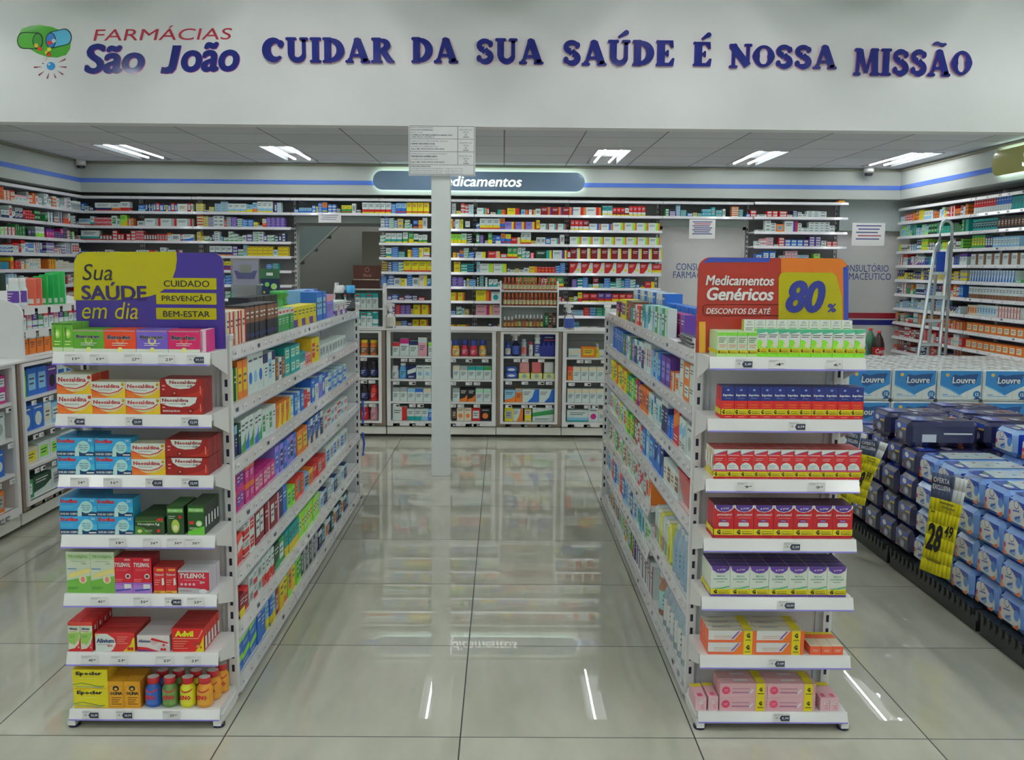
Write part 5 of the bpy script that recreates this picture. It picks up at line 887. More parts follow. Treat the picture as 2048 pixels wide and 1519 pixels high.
def cabinet(x0, x1, framed, label, cols, shelves, y0=YC, depth=.42, M=None, tagy=()):
    t = empty('counter_cabinet', ((x0+x1)/2, y0, 0) if M is None else M @ Vector(((x0+x1)/2, 0, 0)), label, 'cabinet')
    def B(m, n, p=None): o = m.build(n, p or t); o.location = -t.location if p is None else (0, 0, 0); return o
    F = 0 if M is not None else y0
    oc = BRN if framed else CWH; fw = .035 if framed else .038
    ix0, ix1 = x0+fw+(.028 if framed else 0), x1-fw-(.028 if framed else 0); zb, ztp = .155, .985
    m = MB(M); m.box(x0+.001, x1-.001, F+.015, F+depth, .03, .105, P(170,172,160,.42), METAL); m.box(x0+.001, x1-.001, F, F+.02, .105, .11, CWH, METAL); B(m, 'plinth')
    m = MB(M)
    for a, b_, c, d_ in ((x0+.001, ix0, .105, 1.0), (ix1, x1-.001, .105, 1.0), (ix0, ix1, .105, zb), (ix0, ix1, ztp, 1.0)): m.box(a, b_, F, F+.02, c, d_, oc, METAL)
    m.box(x0+.001, x0+.02, F+.02, F+depth, .105, 1.0, CWH, METAL); m.box(x1-.02, x1-.001, F+.02, F+depth, .105, 1.0, CWH, METAL); B(m, 'carcass')
    if framed:
        m = MB(M); f2 = .02
        for a, b_, c, d_ in ((ix0-.028, ix0, zb-.02, ztp+.01), (ix1, ix1+.028, zb-.02, ztp+.01), (ix0, ix1, zb-.02, zb), (ix0, ix1, ztp-.01, ztp+.01)): m.box(a, b_, F-.012, F+.0, c, d_, WHITE, METAL)
        B(m, 'inner_frame')
    m = MB(M); m.box(ix0, ix1, F+.22, F+.235, zb, ztp, P(120,124,124), METAL)
    for k in range(4): m.box(ix0, ix1, F+.218, F+.22, .3+k*.2, .304+k*.2, P(70,72,74), METAL)
    B(m, 'back_panel')
    for z in shelves:
        m = MB(M); m.box(ix0, ix1, F+.012, F+.218, z-.018, z, WHITE, METAL); o = B(m, 'shelf')
        m = MB(M); w_ = ix1-ix0
        for k in range(int(w_/.075)):
            if (k*7+int(z*50)) % 5 < 3:
                dk = (k+int(z*20)) % 3 == 0; xx = ix0+.02+k*.075; m.box(xx, xx+.06, F+.0, F+.002, z-.05, z-.022, P(196,204,206), PAPER)
                m.box(xx+.03, xx+.055, F-.001, F, z-.044, z-.03, INK if dk else P(150,155,160), PAPER)
        if m.v: B(m, 'price_strip', o)
    return t, ix0, ix1
def countertop(x0, x1, y0, y1, label):
    m = MB(); m.rbox(x0, x1, y0, y1, 1.0, ZT, .003, WHITE, METAL); m.build('worktop', label=label, category='worktop')
countertop(-4.0, 1.9, YC-.015, YC+.45, 'long white worktop running over the back counter cabinets')
units = [(-1.97, -1.36, True), (-1.355, -1.085, True), (-1.075, -.06, False), (-.055, .545, True), (.55, 1.56, False)]
shv = [.155, .336, .546, .76]; shb = [.155, .335, .555, .765]
cabs = []
for i, (a, b_, fr) in enumerate([(-1.70, -1.085, True), (-1.075, -.06, False), (-.055, .55, True), (.555, 1.57, False)]):
    cabs.append(cabinet(a, b_, fr, ['brown framed open cabinet of dark supplement jars', 'white open cabinet crossed by the white column', 'brown framed open cabinet with sprays and gloves', 'white open cabinet partly behind the right gondola'][i], 0, shb if fr else shv))
def crow(ci, lvl, spec, lab='supplement', d=.1, px0=None):
    t, a, b_ = cabs[ci]; z = (shb if ci in (0, 2) else shv)[3-lvl]; x = a+.012; k = 0
    for tk in spec.split():
        if tk[0] == '_': x += int(tk[1:])*.00461; continue
        g = re.match(r'([a-z]+)(?:(\d)\.)?(\d+)\.(\d+)(?:/(\d+))?(?:x(\d+))?$', tk); code, pat, w, h, st, n = g.groups(); w = int(w)*.00461; h = int(h)*.00461; st = int(st or 1)
        for i in range(int(n or 1)):
            for q in range(st):
                k += 1; put('supplement_box', gen(w-.003, h/st, d, code+(pat or '2')), x+w/2, YC+.03, z+.001+q*(round(h/st*250)/250+.0005), 0, .3, label='%s supplement box, %s counted from left, %s cabinet shelf, %s' % (cname(code), ORD[k], ['top', 'second', 'third', 'lowest'][lvl], ['brown left cabinet', 'cabinet behind column', 'brown middle cabinet', 'right white cabinet'][ci]), category='box', group='boxes in the counter cabinets')
            x += w
crow(1, 0, 'wr2.15.27 wm2.19.35 wn2.18.30 kw2.18.37 _2 wl2.12.28')
crow(1, 1, '_30 n7.18.26 wc5.15.27x2 ws2.14.27 _30 we2.14.27 ws2.16.26 wt2.16.26x2 wg2.16.26')
crow(1, 2, 'ws2.15.27x2 wc2.16.26 wb2.16.26 we2.16.26 _44 ws2.14.26 xo6.16.27x2 wq2.16.26x2')
crow(1, 3, 'wr4.29.28 wt1.15.23 wt1.14.23 wc1.14.23 bc2.14.23 _34 xh3.10.26 eo5.15.26x2 r3.18.26 xo5.20.26'.replace('xh3', 'xh3'))
crow(2, 2, 'co6.22.24 o14.28 wb9.34.26x1 wb9.34.26')
crow(2, 3, 'y3.18.27 wo9.20.25 _3 ye8.14.25 _2 wg7.43.27')
crow(3, 0, '_1 we7.26.17 oa3.30.22 y6.28 we7.20.15'); crow(3, 1, 'of2.11.27 we2.16.27x5'); crow(3, 2, 'we2.15.28x6'); crow(3, 3, 'wct1.44.23 wm5.20.27 we2.15.25')
X0 = cabs[1][1]
for k in range(4): bottle('navyjar%d' % k, X0+.60+k*.083, YC+.07+.03*(k % 2), shv[3], .15, .034, [P(170,40,60), P(205,140,50)][k in (0, 3)], P(38,52,120), P(170,60,80) if k in (1, 2) else P(190,170,120), ['amber', 'pinkish red', 'bright red', 'yellowish'][k]+' supplement jar with navy lid, right of the column', name='supplement_jar', cat='jar', neck=.75, capr=.95, caph=.33, grp='navy-lidded jars')
bottle('wb1', X0+.036, YC+.07, shv[2], .12, .034, P(190,195,195), WHITE, P(185,200,195), 'squat white supplement jar, second shelf of cabinet behind column', name='supplement_jar', cat='jar', neck=.7, capr=.85, caph=.2)
bottle('bb1', X0+.11, YC+.07, shv[2], .145, .036, P(80,140,190), WHITE, P(90,150,200), 'pale blue supplement bottle beside the squat white jar', neck=.6, capr=.7, caph=.15)
bottle('wj', X0+.535, YC+.09, shv[3], .14, .034, P(190,160,160), WHITE, P(180,100,95), 'pale jar with white lid, right behind the column', name='supplement_jar', cat='jar', neck=.7, capr=.9, caph=.25)
X1 = cabs[0][2]
for lv, cols_ in enumerate([[('x', 'x', 'x'), ('x', 'x', 'h'), ('o', 'a', 'h'), ('o', 'a', 'h')], [('x', 'x', 'n')]*4, [('x', 'x', 'n'), ('x', 'x', 'n'), ('f', 'r', 'r')], [('n', 'x', 'w'), ('r', 'w', 'r'), ('k', 'w', 'k')]]):
    for k, (b0, c0, l0) in enumerate(cols_):
        bottle('sj%s%s%s' % (b0, c0, l0), X1-.05-(len(cols_)-1-k)*.09, YC+.07, shb[3-lv], .152 if lv else .14, .038, K[b0], K[c0], K[l0], '%s jar with %s lid, %s on the %s shelf of brown left cabinet' % (CN[b0], CN[c0], ORD[k+1], ['top', 'second', 'third', 'lowest'][lv]), name='supplement_jar', cat='jar', neck=.75, capr=.85, caph=.2, grp='jars in the brown left cabinet')
m = MB(); m.box(X1-.33, X1-.24, YC-.014, YC-.012, .705, .765, YEL, PAPER); m.build('yellow_price_card', label='yellow price card under the orange jars', category='card')
X2 = cabs[2][1]
for dx, h, r, b0, c0, l0, lab in ((.04, .13, .026, P(60,80,150), P(40,60,130), P(190,195,200), 'small white and blue alcohol bottle beside trigger sprayer'), (.19, .16, .024, P(150,155,160), P(140,150,155), P(190,100,100), 'clear sanitizer bottle right of trigger sprayer'), (.255, .13, .019, P(190,190,190), P(180,40,50), P(190,190,195), 'short white aerosol with red cap'), (.315, .215, .028, P(180,190,195), P(190,200,205), P(70,80,140), 'tall white alcohol aerosol can marked 70')):
    bottle('sp%g' % dx, X2+dx, YC+.07, shb[3], h, r, b0, c0, l0, lab, neck=.9, capr=.8, caph=.18)
def sprayer(x, y, z, h, r, body, head, label, lab, mt=CLEAR):
    t = empty('spray_bottle', (x, y, z+.001), label, 'bottle'); hb = h*.66
    m = MB(); m.lathe([(r*.9, 0), (r, .005), (r, hb*.75), (r*.45, hb*.92), (r*.35, hb)], 0, 0, body, mt, 14)
    m.shape([((r*1.02)*sin(a), -(r*1.02)*cos(a), q) for a in [radians(-70+14*i) for i in range(11)] for q in (hb*.12, hb*.68)], [(2*i, 2*i+2, 2*i+3, 2*i+1) for i in range(10)], lab, CARD, True); link('body', m.build('body').data, t); bpy.data.objects.remove([o for o in bpy.data.objects if o.name.startswith('body') and o.parent is None][0])
    m = MB(); q = h; m.lathe([(r*.42, hb), (r*.42, hb+.02), (r*.3, hb+.025)], 0, 0, head, PLASTIC, 12)
    m.prism([(-.012, hb+.02), (.012, hb+.02), (.016, q-.03), (.035, q-.028), (.038, q-.012), (.0, q), (-.038, q-.002), (-.05, q-.012), (-.05, q-.026), (-.02, q-.03)], -.011, .011, head, PLASTIC)
    m.prism([(-.03, q-.03), (-.024, q-.03), (-.018, q-.06), (-.03, q-.075), (-.034, q-.07), (-.026, q-.055)], -.006, .006, head, PLASTIC); m.build('trigger_head', t)
    return t
sprayer(X2+.115, YC+.08, shb[3], .215, .034, P(70,90,160), WHITE, 'trigger spray bottle with white head in brown middle cabinet', P(60,80,150))
sprayer(-1.04, YC+.06, ZT, .235, .045, P(190,200,205), WHITE, 'clear sanitizer spray bottle on counter left of column', P(170,170,160)); sprayer(.615, YC+.06, ZT, .235, .048, P(190,200,205), WHITE, 'clear sanitizer spray bottle on counter by honey display', P(60,80,150))
def simple(name, label, cat, fn, loc=(0, 0, 0), grp=None):
    m = MB(); fn(m); o = m.build(name, label=label, category=cat); o.location = loc
    if grp: o['group'] = grp
    return o
def box_disp(m):
    c = P(40,46,120); m.box(-.085, .085, 0, .09, 0, .1, c, CARD); m.box(-.07, .085, .08, .09, .1, .215, c, CARD); m.pr(Vector((-.07, .08, .12)), X3, Z3, rpts(.02, .02, .13, .03), P(190,60,70), CARD, .0006); m.pr(Vector((-.07, .08, .12)), X3, Z3, rpts(.03, .045, .11, .055), P(170,180,210), CARD, .0006)
    for k in range(3): m.lathe([(.014, .1), (.014, .12), (.006, .125)], -.05+k*.045, .04, P(50,70,160), PLASTIC, 10)
simple('counter_display', 'navy display carton of small blue bottles in brown middle cabinet', 'display', box_disp, (X2+.425, YC+.05, shb[3]+.001))
for k in range(2):
    simple('wipes_pack', ['lower', 'upper'][k]+' blue and white wet wipes pack in brown middle cabinet', 'packet', lambda m: (m.rbox(-.058, .058, 0, .09, 0, .055, .018, P(60,90,170), FILM), m.pr(Vector((-.04, 0, .015)), X3, Z3, circ(.04, .013, .034, .012), P(185,195,210), FILM, .001)), (X2+.075, YC+.04, shb[2]+.001+k*.056))
for k, c in enumerate((P(190,130,130), P(180,90,90), P(185,200,195))):
    simple('mask_packet', ['pinkish', 'red and grey', 'clear'][k]+' hanging packet in yellow tray, brown middle cabinet', 'packet', lambda m: (m.box(-.052, .052, 0, .08, 0, .05, P(200,195,120), CARD), m.rbox(-.045, .045, .03, .06, .05, .155, .008, c, FILM), m.pr(Vector((-.05, 0, 0)), X3, Z3, circ(.05, .025, .02), P(120,150,150), CARD, .0008)), (X2+.195+k*.115, YC+.04, shb[2]+.001))
# risers on the counter
def riser(x0, x1, z1, shelves, label, y0=YC+.02, d=.2):
    t = empty('counter_riser', ((x0+x1)/2, y0, ZT), label, 'shelf')
    for a, b_ in ((x0, x0+.015), (x1-.015, x1)):
        m = MB(Matrix.Rotation(0, 4, 'Z')); vs = [(a, y0, ZT+.001), (a, y0+d, ZT+.001), (a, y0+d, z1+.03), (a, y0+.07, z1+.03), (a, y0, z1-.06)]; vs += [(b_, p[1], p[2]) for p in vs]
        m.shape(vs, [(4,3,2,1,0), (5,6,7,8,9)]+[(i, (i+1) % 5, 5+(i+1) % 5, 5+i) for i in range(5)], WHITE, METAL); wb(m, 'side_panel', t)
    m = MB(); m.box(x0+.015, x1-.015, y0+d-.012, y0+d, ZT+.001, z1+.0, P(150,158,156), METAL); wb(m, 'back_panel', t)
    for z in shelves: m = MB(); m.box(x0+.015, x1-.015, y0+.01, y0+d-.012, z-.014, z, WHITE, METAL); wb(m, 'shelf', t)
    return t
riser(-.03, .515, 1.43, [ZT+.016, 1.235, 1.375], 'white three-tier riser with honey and propolis bottles'); riser(-1.56, -1.095, 1.40, [ZT+.016, 1.2, 1.38], 'white riser of teal topped boxes on the counter left end')
for tier, z in enumerate((1.375, 1.235)):
    for k in range(14): bottle('honey', .0+.018+k*.0355, YC+.06, z+.0005, .118, .0155, P(140,50,25), P(215,80,30), P(200,180,140), 'small amber honey bottle with orange tip, %s from left, %s tier' % (ORD[k+1], ('top', 'middle')[tier]), grp='honey bottles on the riser', neck=.5, capr=.55, caph=.34)
for k in range(11): bottle('drop%d' % (k % 3) if k > 2 else 'dropb', .018+k*.034, YC+.06, ZT+.0165, .10 if k < 3 else .118, .0145, [P(90,45,30), P(70,60,40), P(100,60,30)][k % 3], WHITE, [P(170,120,60), P(150,160,80), P(160,90,60)][k % 3], 'small dark dropper bottle with white cap, %s from left, lowest tier' % ORD[k+1], grp='dropper bottles on the riser', neck=.5, capr=.5, caph=.3)
for k in range(3): put('propolis_box', gen(.034, .14, .034, ['vg3', 'hx3', 'xh3'][k]), .404+k*.036, YC+.05, ZT+.0165, 0, .4, label=['dark green and gold', 'brown and gold', 'black and gold'][k]+' tall slim box at the end of the propolis tier', category='box')
for tier, z in enumerate((1.2, ZT+.016)):
    for k in range(7): put('tea_box', gen(.05, .135, .06, ['wt8', 'wtr2', 'wte2'][k % 3] if tier else ['wt2', 'wtr2'][k % 2]), -1.505+k*.054, YC+.04, z+.0005, 0, .4, label='white and teal box, %s from left, %s tier of left counter riser' % (ORD[k+1], ('upper', 'lower')[tier]), category='box', group='white and teal boxes on the riser')
def choc(m):
    c = P(62,38,32); m.box(-.13, .13, 0, .12, 0, .075, c, CARD); m.box(-.13, .13, .11, .12, .075, .21, P(84,50,44), CARD)
    for k in range(6): m.box(-.115+k*.04, -.085+k*.04, .02, .09, .075, .083, P(190,180,165), CARD)
    m.pr(Vector((0, .11, .15)), X3, Z3, circ(0, .02, .022), P(150,115,95), CARD, .0006); m.pr(Vector((0, .11, .15)), X3, Z3, circ(0, .02, .016), P(84,50,44), CARD, .001); m.text('Floral', Vector((-.04, .11, .105)), X3, Z3, 0, 0, .08, .026, P(170,140,120), CARD, sh=.3)
simple('display_box', 'dark brown open display carton on top of left counter riser', 'display box', choc, (-1.27, YC+.06, 1.382))
for k in range(2): bottle('sham%d' % k, -1.06+.07*k, 6.32, 1.2965, .165, .03, P(30,32,36), [P(195,205,210), P(60,140,200)][k], P(60,62,66), ['black bottle with white cap at far end of left gondola', 'black bottle with blue cap at far end of left gondola'][k], neck=.9, capr=.98, caph=.3)
# bottles of drink behind the paper stack, on a low desk
simple('desk', 'low white desk behind the stacked toilet paper', 'desk', lambda m: (m.box(2.7, 4.0, 8.75, 9.3, .66, .69, WHITE, METAL), m.box(2.72, 2.75, 8.8, 9.25, 0, .66, WHITE, METAL), m.box(3.95, 3.98, 8.8, 9.25, 0, .66, WHITE, METAL)))
def soda(x, y, h, body, cap, lab, label, liquid, txt=None):
    t = empty('soda_bottle', (x, y, .6905), label, 'bottle'); r = .052
    prof = [(.04, 0), (r, .01), (r, h*.3), (r*.9, h*.42), (r, h*.52), (r, h*.62), (r*.75, h*.78), (r*.35, h*.9), (.014, h*.93), (.014, h*.95)]
    m = MB(); m.lathe(prof, 0, 0, body, liquid, 18); m.build('body', t)
    m = MB(); m.lathe([(.016, h*.945), (.017, h*.95), (.017, h-.002), (.015, h)], 0, 0, cap, PLASTIC, 12); m.build('cap', t)
    if lab: 
        m = MB(); m.lathe([(r*.95+.002, h*.36), (r*.92+.002, h*.42), (r+.002, h*.52), (r+.002, h*.56)], 0, 0, lab, CARD, 18)
        if txt: m.text(txt, Vector((-.05, -r-.004, h*.4)), X3, Z3, 0, 0, .1, h*.13, WHITE, CARD, bold=.03, sh=.2)
        m.build('label', t)
p = atY(1729, 690, 8.95); soda(atY(1757, 690, 8.9).x, 8.9, .345, P(40,22,20), P(190,40,45), P(170,30,35), 'cola bottle with red cap and red label', PLASTIC, 'Coca'); soda(atY(1740, 690, 9.02).x, 9.02, .36, P(60,110,80), P(190,40,45), P(60,90,70), 'green soda bottle with red cap behind the cola', PLASTIC); soda(atY(1726, 690, 8.92).x-.02, 8.9, .30, P(170,185,190), P(60,120,190), P(90,150,170), 'clear water bottle with blue cap beside the soda', CLEAR)
# ================================================================ left counter
XC = -2.85; ML = Matrix.Translation((XC, 0, 0)) @ Matrix.Rotation(pi/2, 4, 'Z')   # local x -> +Y, front faces +X
lc1 = cabinet(3.9, 5.66, False, 'long white open counter cabinet nearest at the left side', 0, [.155, .36, .57, .78], M=ML); lc2 = cabinet(5.68, 7.0, True, 'grey framed open counter cabinet farther along the left side', 0, [.155, .36, .57, .78], M=ML)
simple('worktop', 'white worktop over the cabinets along the left side', 'worktop', lambda m: m.rbox(XC-.6, XC+.012, 3.88, 7.02, 1.0, ZT, .003, WHITE, METAL))
def lrow(c, lvl, spec, s):
    z = [.78, .57, .36, .155][lvl]; y = s; k = 0
    for tk in spec.split():
        if tk[0] == '_': y += int(tk[1:])/100; continue
        g = re.match(r'([a-z]+)(?:(\d)\.)?(\d+)\.(\d+)(?:/(\d+))?(?:x(\d+))?$', tk); code, pat, w, h, st, n = g.groups(); w = int(w)/100; h = int(h)/100; st = int(st or 1)
        for i in range(int(n or 1)):
            if c == 0 and y+w > 5.61: continue
            for q in range(st):
                k += 1; put('health_device_box', gen(w-.004, h/st, .1, code+(pat or '3')), XC-.035, y+w/2, z+.001+q*(round(h/st*250)/250+.0005), pi/2, .6, label='%s box, %s from the near end, %s shelf, %s left cabinet' % (cname(code), ORD[k], ['top', 'second', 'third', 'lowest'][lvl], 'near' if c == 0 else 'far'), category='box', group='boxes in the left cabinets')
            y += w
for lvl, sp_ in enumerate(('wc3.9.12x4 ms3.9.15 b9.11 mw3.09.16/2x3', 'ws5.12.15x3 ws5.12.16x2 pw5.8.14', 'v3.9.13/2x3 ws3.10.14x2 bw5.10.15', 'gv3.9.12x3 fr5.10.12 o9.12x2')): lrow(0, lvl, sp_.replace('.09.', '.9.'), 4.98)
for lvl, sp_ in enumerate(('gl3.10.16 bc3.13.17x2 px5.14.16 wb3.12.15x2', 'bw5.15.15x2 we3.10.14 cw3.12.13x2 wc3.10.12x2', 'ey3.20.10 wl3.16.11x2 ws3.14.12x2', 'gw3.18.1x1 vw6.24.12 ws3.18.12x2')): lrow(1, lvl, sp_.replace('18.1x1', '12.11'), 5.76)
# riser with side panel on the left counter
t = empty('counter_riser', (-3.1, 6.1, ZT), 'tall white riser with curved side panel on the left counter', 'shelf')
m = MB(); pts = [(-3.6, ZT+.001), (-2.875, ZT+.001), (-2.875, 1.30), (-2.90, 1.335), (-2.96, 1.36), (-3.6, 1.47)]; m.prism(pts, 5.82, 5.84, WHITE, METAL); wb(m, 'side_panel', t)
m = MB(); m.prism(pts, 6.72, 6.74, WHITE, METAL); wb(m, 'side_panel', t)
for z in (ZT+.016, 1.185, 1.325):
    m = MB(); m.box(-3.4 if z < 1.3 else -3.6, -2.885, 5.84, 6.72, z-.014, z, WHITE, METAL); o = wb(m, 'shelf', t)
    if z > 1.1:
        m = MB()
        for k in range(5): m.box(-2.884, -2.882, 5.87+k*.17, 6.0+k*.17, z-.05, z-.012, P(196,204,210), PAPER)
        m.build('price_strip', o)
m = MB(); m.box(-3.42, -3.4, 5.84, 6.72, ZT+.002, 1.31, P(150,156,158), METAL); wb(m, 'back_panel', t)
for k in range(11): put('gel_box', gen(.055, .1, .06, ['wm2', 'wk8', 'wp8', 'wg8', 'wf2'][k % 5]), -2.905, 5.9+k*.072, 1.186, pi/2, .6, label='%s slim box, %s from the near end, upper tier of left riser' % (cname(['wm2', 'wk8', 'wp8', 'wg8', 'wf2'][k % 5]), ORD[k+1]), category='box', group='slim boxes on the left riser')
for k in range(8): put('gel_box', gen(.085, .13, .08, 'owo2'), -2.905, 5.9+k*.098, ZT+.0165, pi/2, .6, label='orange and white box, %s from the near end, lower tier of left riser' % ORD[k+1], category='box', group='orange boxes on the left riser')
for k, (dy, b0) in enumerate(((5.93, 'p'), (6.02, 'p'), (6.45, 'l'), (6.55, 'l'))): bottle('jr'+b0, -2.97, dy, 1.3255, .17, .036, P(185,195,195), P(190,200,205), K[b0], 'white bottle with %s label on left riser, %s of four' % (CN[b0], ORD[k+1]), neck=.7, capr=.8, caph=.18, grp='white bottles on the left riser')
for k in range(6):
    c = [P(205,90,70), P(205,100,85), P(40,150,70), P(40,140,75), P(50,155,80), P(60,160,90)][k]
    simple('leaflet_card', '%s glossy leaflet card standing on left riser, %s of six' % ('coral' if k < 2 else 'green', ORD[k+1]), 'card', lambda m: (m.rbox(-.045, .045, 0, .008, 0, .16+.01*k, .002, c, VINYL), m.box(-.03, .03, -.001, 0, .01, .04, P(180,190,185), PAPER)), (-2.96+.012*k, 6.09+k*.055, 1.3255))
simple('display_box', 'black display box on the left riser beside the white bottles', 'display box', lambda m: (m.rbox(-.2, .17, 0, .12, 0, .11, .003, P(34,36,42), PLASTIC), m.pr(Vector((-.1, 0, .05)), X3, Z3, circ(.0, .01, .03), P(60,62,68), PLASTIC, .001)), (-3.27, 5.98, 1.415))
t = empty('barcode_scanner', (-2.98, 5.45, ZT), 'dark purple barcode scanner on stand on left worktop', 'scanner')
m = MB(); m.lathe([(.05, .001), (.05, .01), (.012, .02), (.01, .14)], 0, 0, P(38,36,60), PLASTIC, 16); m.build('stand', t)
m = MB(MA_ := Matrix.Translation((.02, 0, .15)) @ Matrix.Rotation(radians(25), 4, 'Y')); m.rbox(-.05, .05, -.03, .03, 0, .14, .012, P(36,34,66), PLASTIC); m.build('scanner_head', t)
m = MB(); m.tube([(.03, 0, .16), (.07, 0, .12), (.06, 0, .05), (.01, .02, .02)], .004, INK, PLASTIC); m.build('cable', t)
# ================================================================ toilet paper stack
def tp_mesh():
    w, d, h = .321, .219, .232; m = MB(); m.rbox(-w/2, w/2, 0, d, 0, h, .016, P(184,190,190), FILM); o = Vector((-w/2, 0, 0)); k = [0]
    def q(pts, c, ux=X3, uy=Z3, oo=o, sc=(w, h)): k[0] += 1; m.pr(oo, ux, uy, [(a*sc[0], b_*sc[1]) for a, b_ in pts], c, FILM, .0006+.00014*k[0])
    for x in (.36, .66): q(rpts(x, .06, x+.006, .93), P(150,156,158))
    B1, B2, B3 = P(34,108,166), P(24,62,112), P(60,140,190)
    q([(.04, .5), (.28, .36), (.5, .2), (.62, .3), (.96, .52), (.96, .95), (.04, .95)], B1); q([(.05, .48), (.28, .34), (.5, .18), (.5, .21), (.3, .37), (.05, .52)], B3)
    q([(.28, .7), (.34, .84), (.5, .8), (.66, .84), (.9, .86), (.86, .72), (.84, .56), (.6, .54), (.45, .45), (.34, .5)], B2); q(circ(.2, .82, .04, .055), P(190,170,80)); q(circ(.2, .82, .025, .035), P(205,140,50))
    m.text('Louvre', o, X3, Z3, .31*w, .56*h, .52*w, .2*h, P(185,205,215), FILM, e=.003, bold=.03, sh=.05, res=2); q(circ(.88, .22, .085, .115), B1); q(circ(.88, .22, .07, .095), P(40,100,150)); m.text('12', o, X3, Z3, .84*w, .17*h, .08*w, .1*h, P(190,205,215), FILM, e=.0034, bold=.03, res=1)
    q([(.8, .06), (.98, .06), (.93, .12), (.88, .14)], P(36,60,110)); q(rpts(.1, .2, .22, .22), B1); q(rpts(.1, .15, .55, .165), B3)
    for i in range(3):
        for j in range(2): m.pr(Vector((-w/2, 0, h)), X3, Y3, circ((i+.5)*w/3, (j+.5)*d/2, w/6.6, d/4.5, 20), P(194,200,198), PAPER, .001); m.pr(Vector((-w/2, 0, h)), X3, Y3, circ((i+.5)*w/3, (j+.5)*d/2, .018, .018, 12), P(130,136,134), PAPER, .0016)
    m.pr(Vector((-w/2, 0, h)), X3, Y3, [(.02, d*.5), (w*.5, d*.47), (w-.02, d*.5), (w-.02, d*.53), (w*.5, d*.5), (.02, d*.53)], P(200,206,206), FILM, .006)
    return m.build('t').data
tpm = tp_mesh(); bpy.data.objects.remove(bpy.data.objects['t'])
def pallet(x0, x1, y0, y1, h, label):
    t = empty('pallet', ((x0+x1)/2, (y0+y1)/2, 0), label, 'pallet'); c = P(34,36,38)
    m = MB(); m.box(x0, x1, y0, y1, h-.03, h, c, PLASTIC); n = int((y1-y0)/.05)
    for k in range(n): yy = y0+(k+.5)*(y1-y0)/n; m.box(x0-.006, x0+.0, yy-.009, yy+.009, h-.04, h-.004, c, PLASTIC)
    wb(m, 'deck', t)
    for k in range(3): m = MB(); xx = x0+.02+k*(x1-x0-.14)/2; m.box(xx, xx+.1, y0+.01, y1-.01, 0, h-.031, c, PLASTIC); wb(m, 'skid', t)
pallet(2.44, 4.10, 6.92, 8.0, .185, 'black plastic pallet under the stacked toilet paper')
for t in range(3):
    for i in range(5):
        for j in range(5):
            link('toilet_paper_pack', tpm, None, (2.645+i*.3285+random.uniform(-.002, .002), 6.905+j*.2255+random.uniform(-.001, .001), .1865+t*.2345), radians(random.uniform(-.15, .15)),
                 label='blue and white toilet paper pack, %s across, %s row back, %s tier of the stack' % (ORD[i+1], ORD[j+1], ('bottom', 'middle', 'top')[t]), category='toilet paper', group='toilet paper packs in the stack')
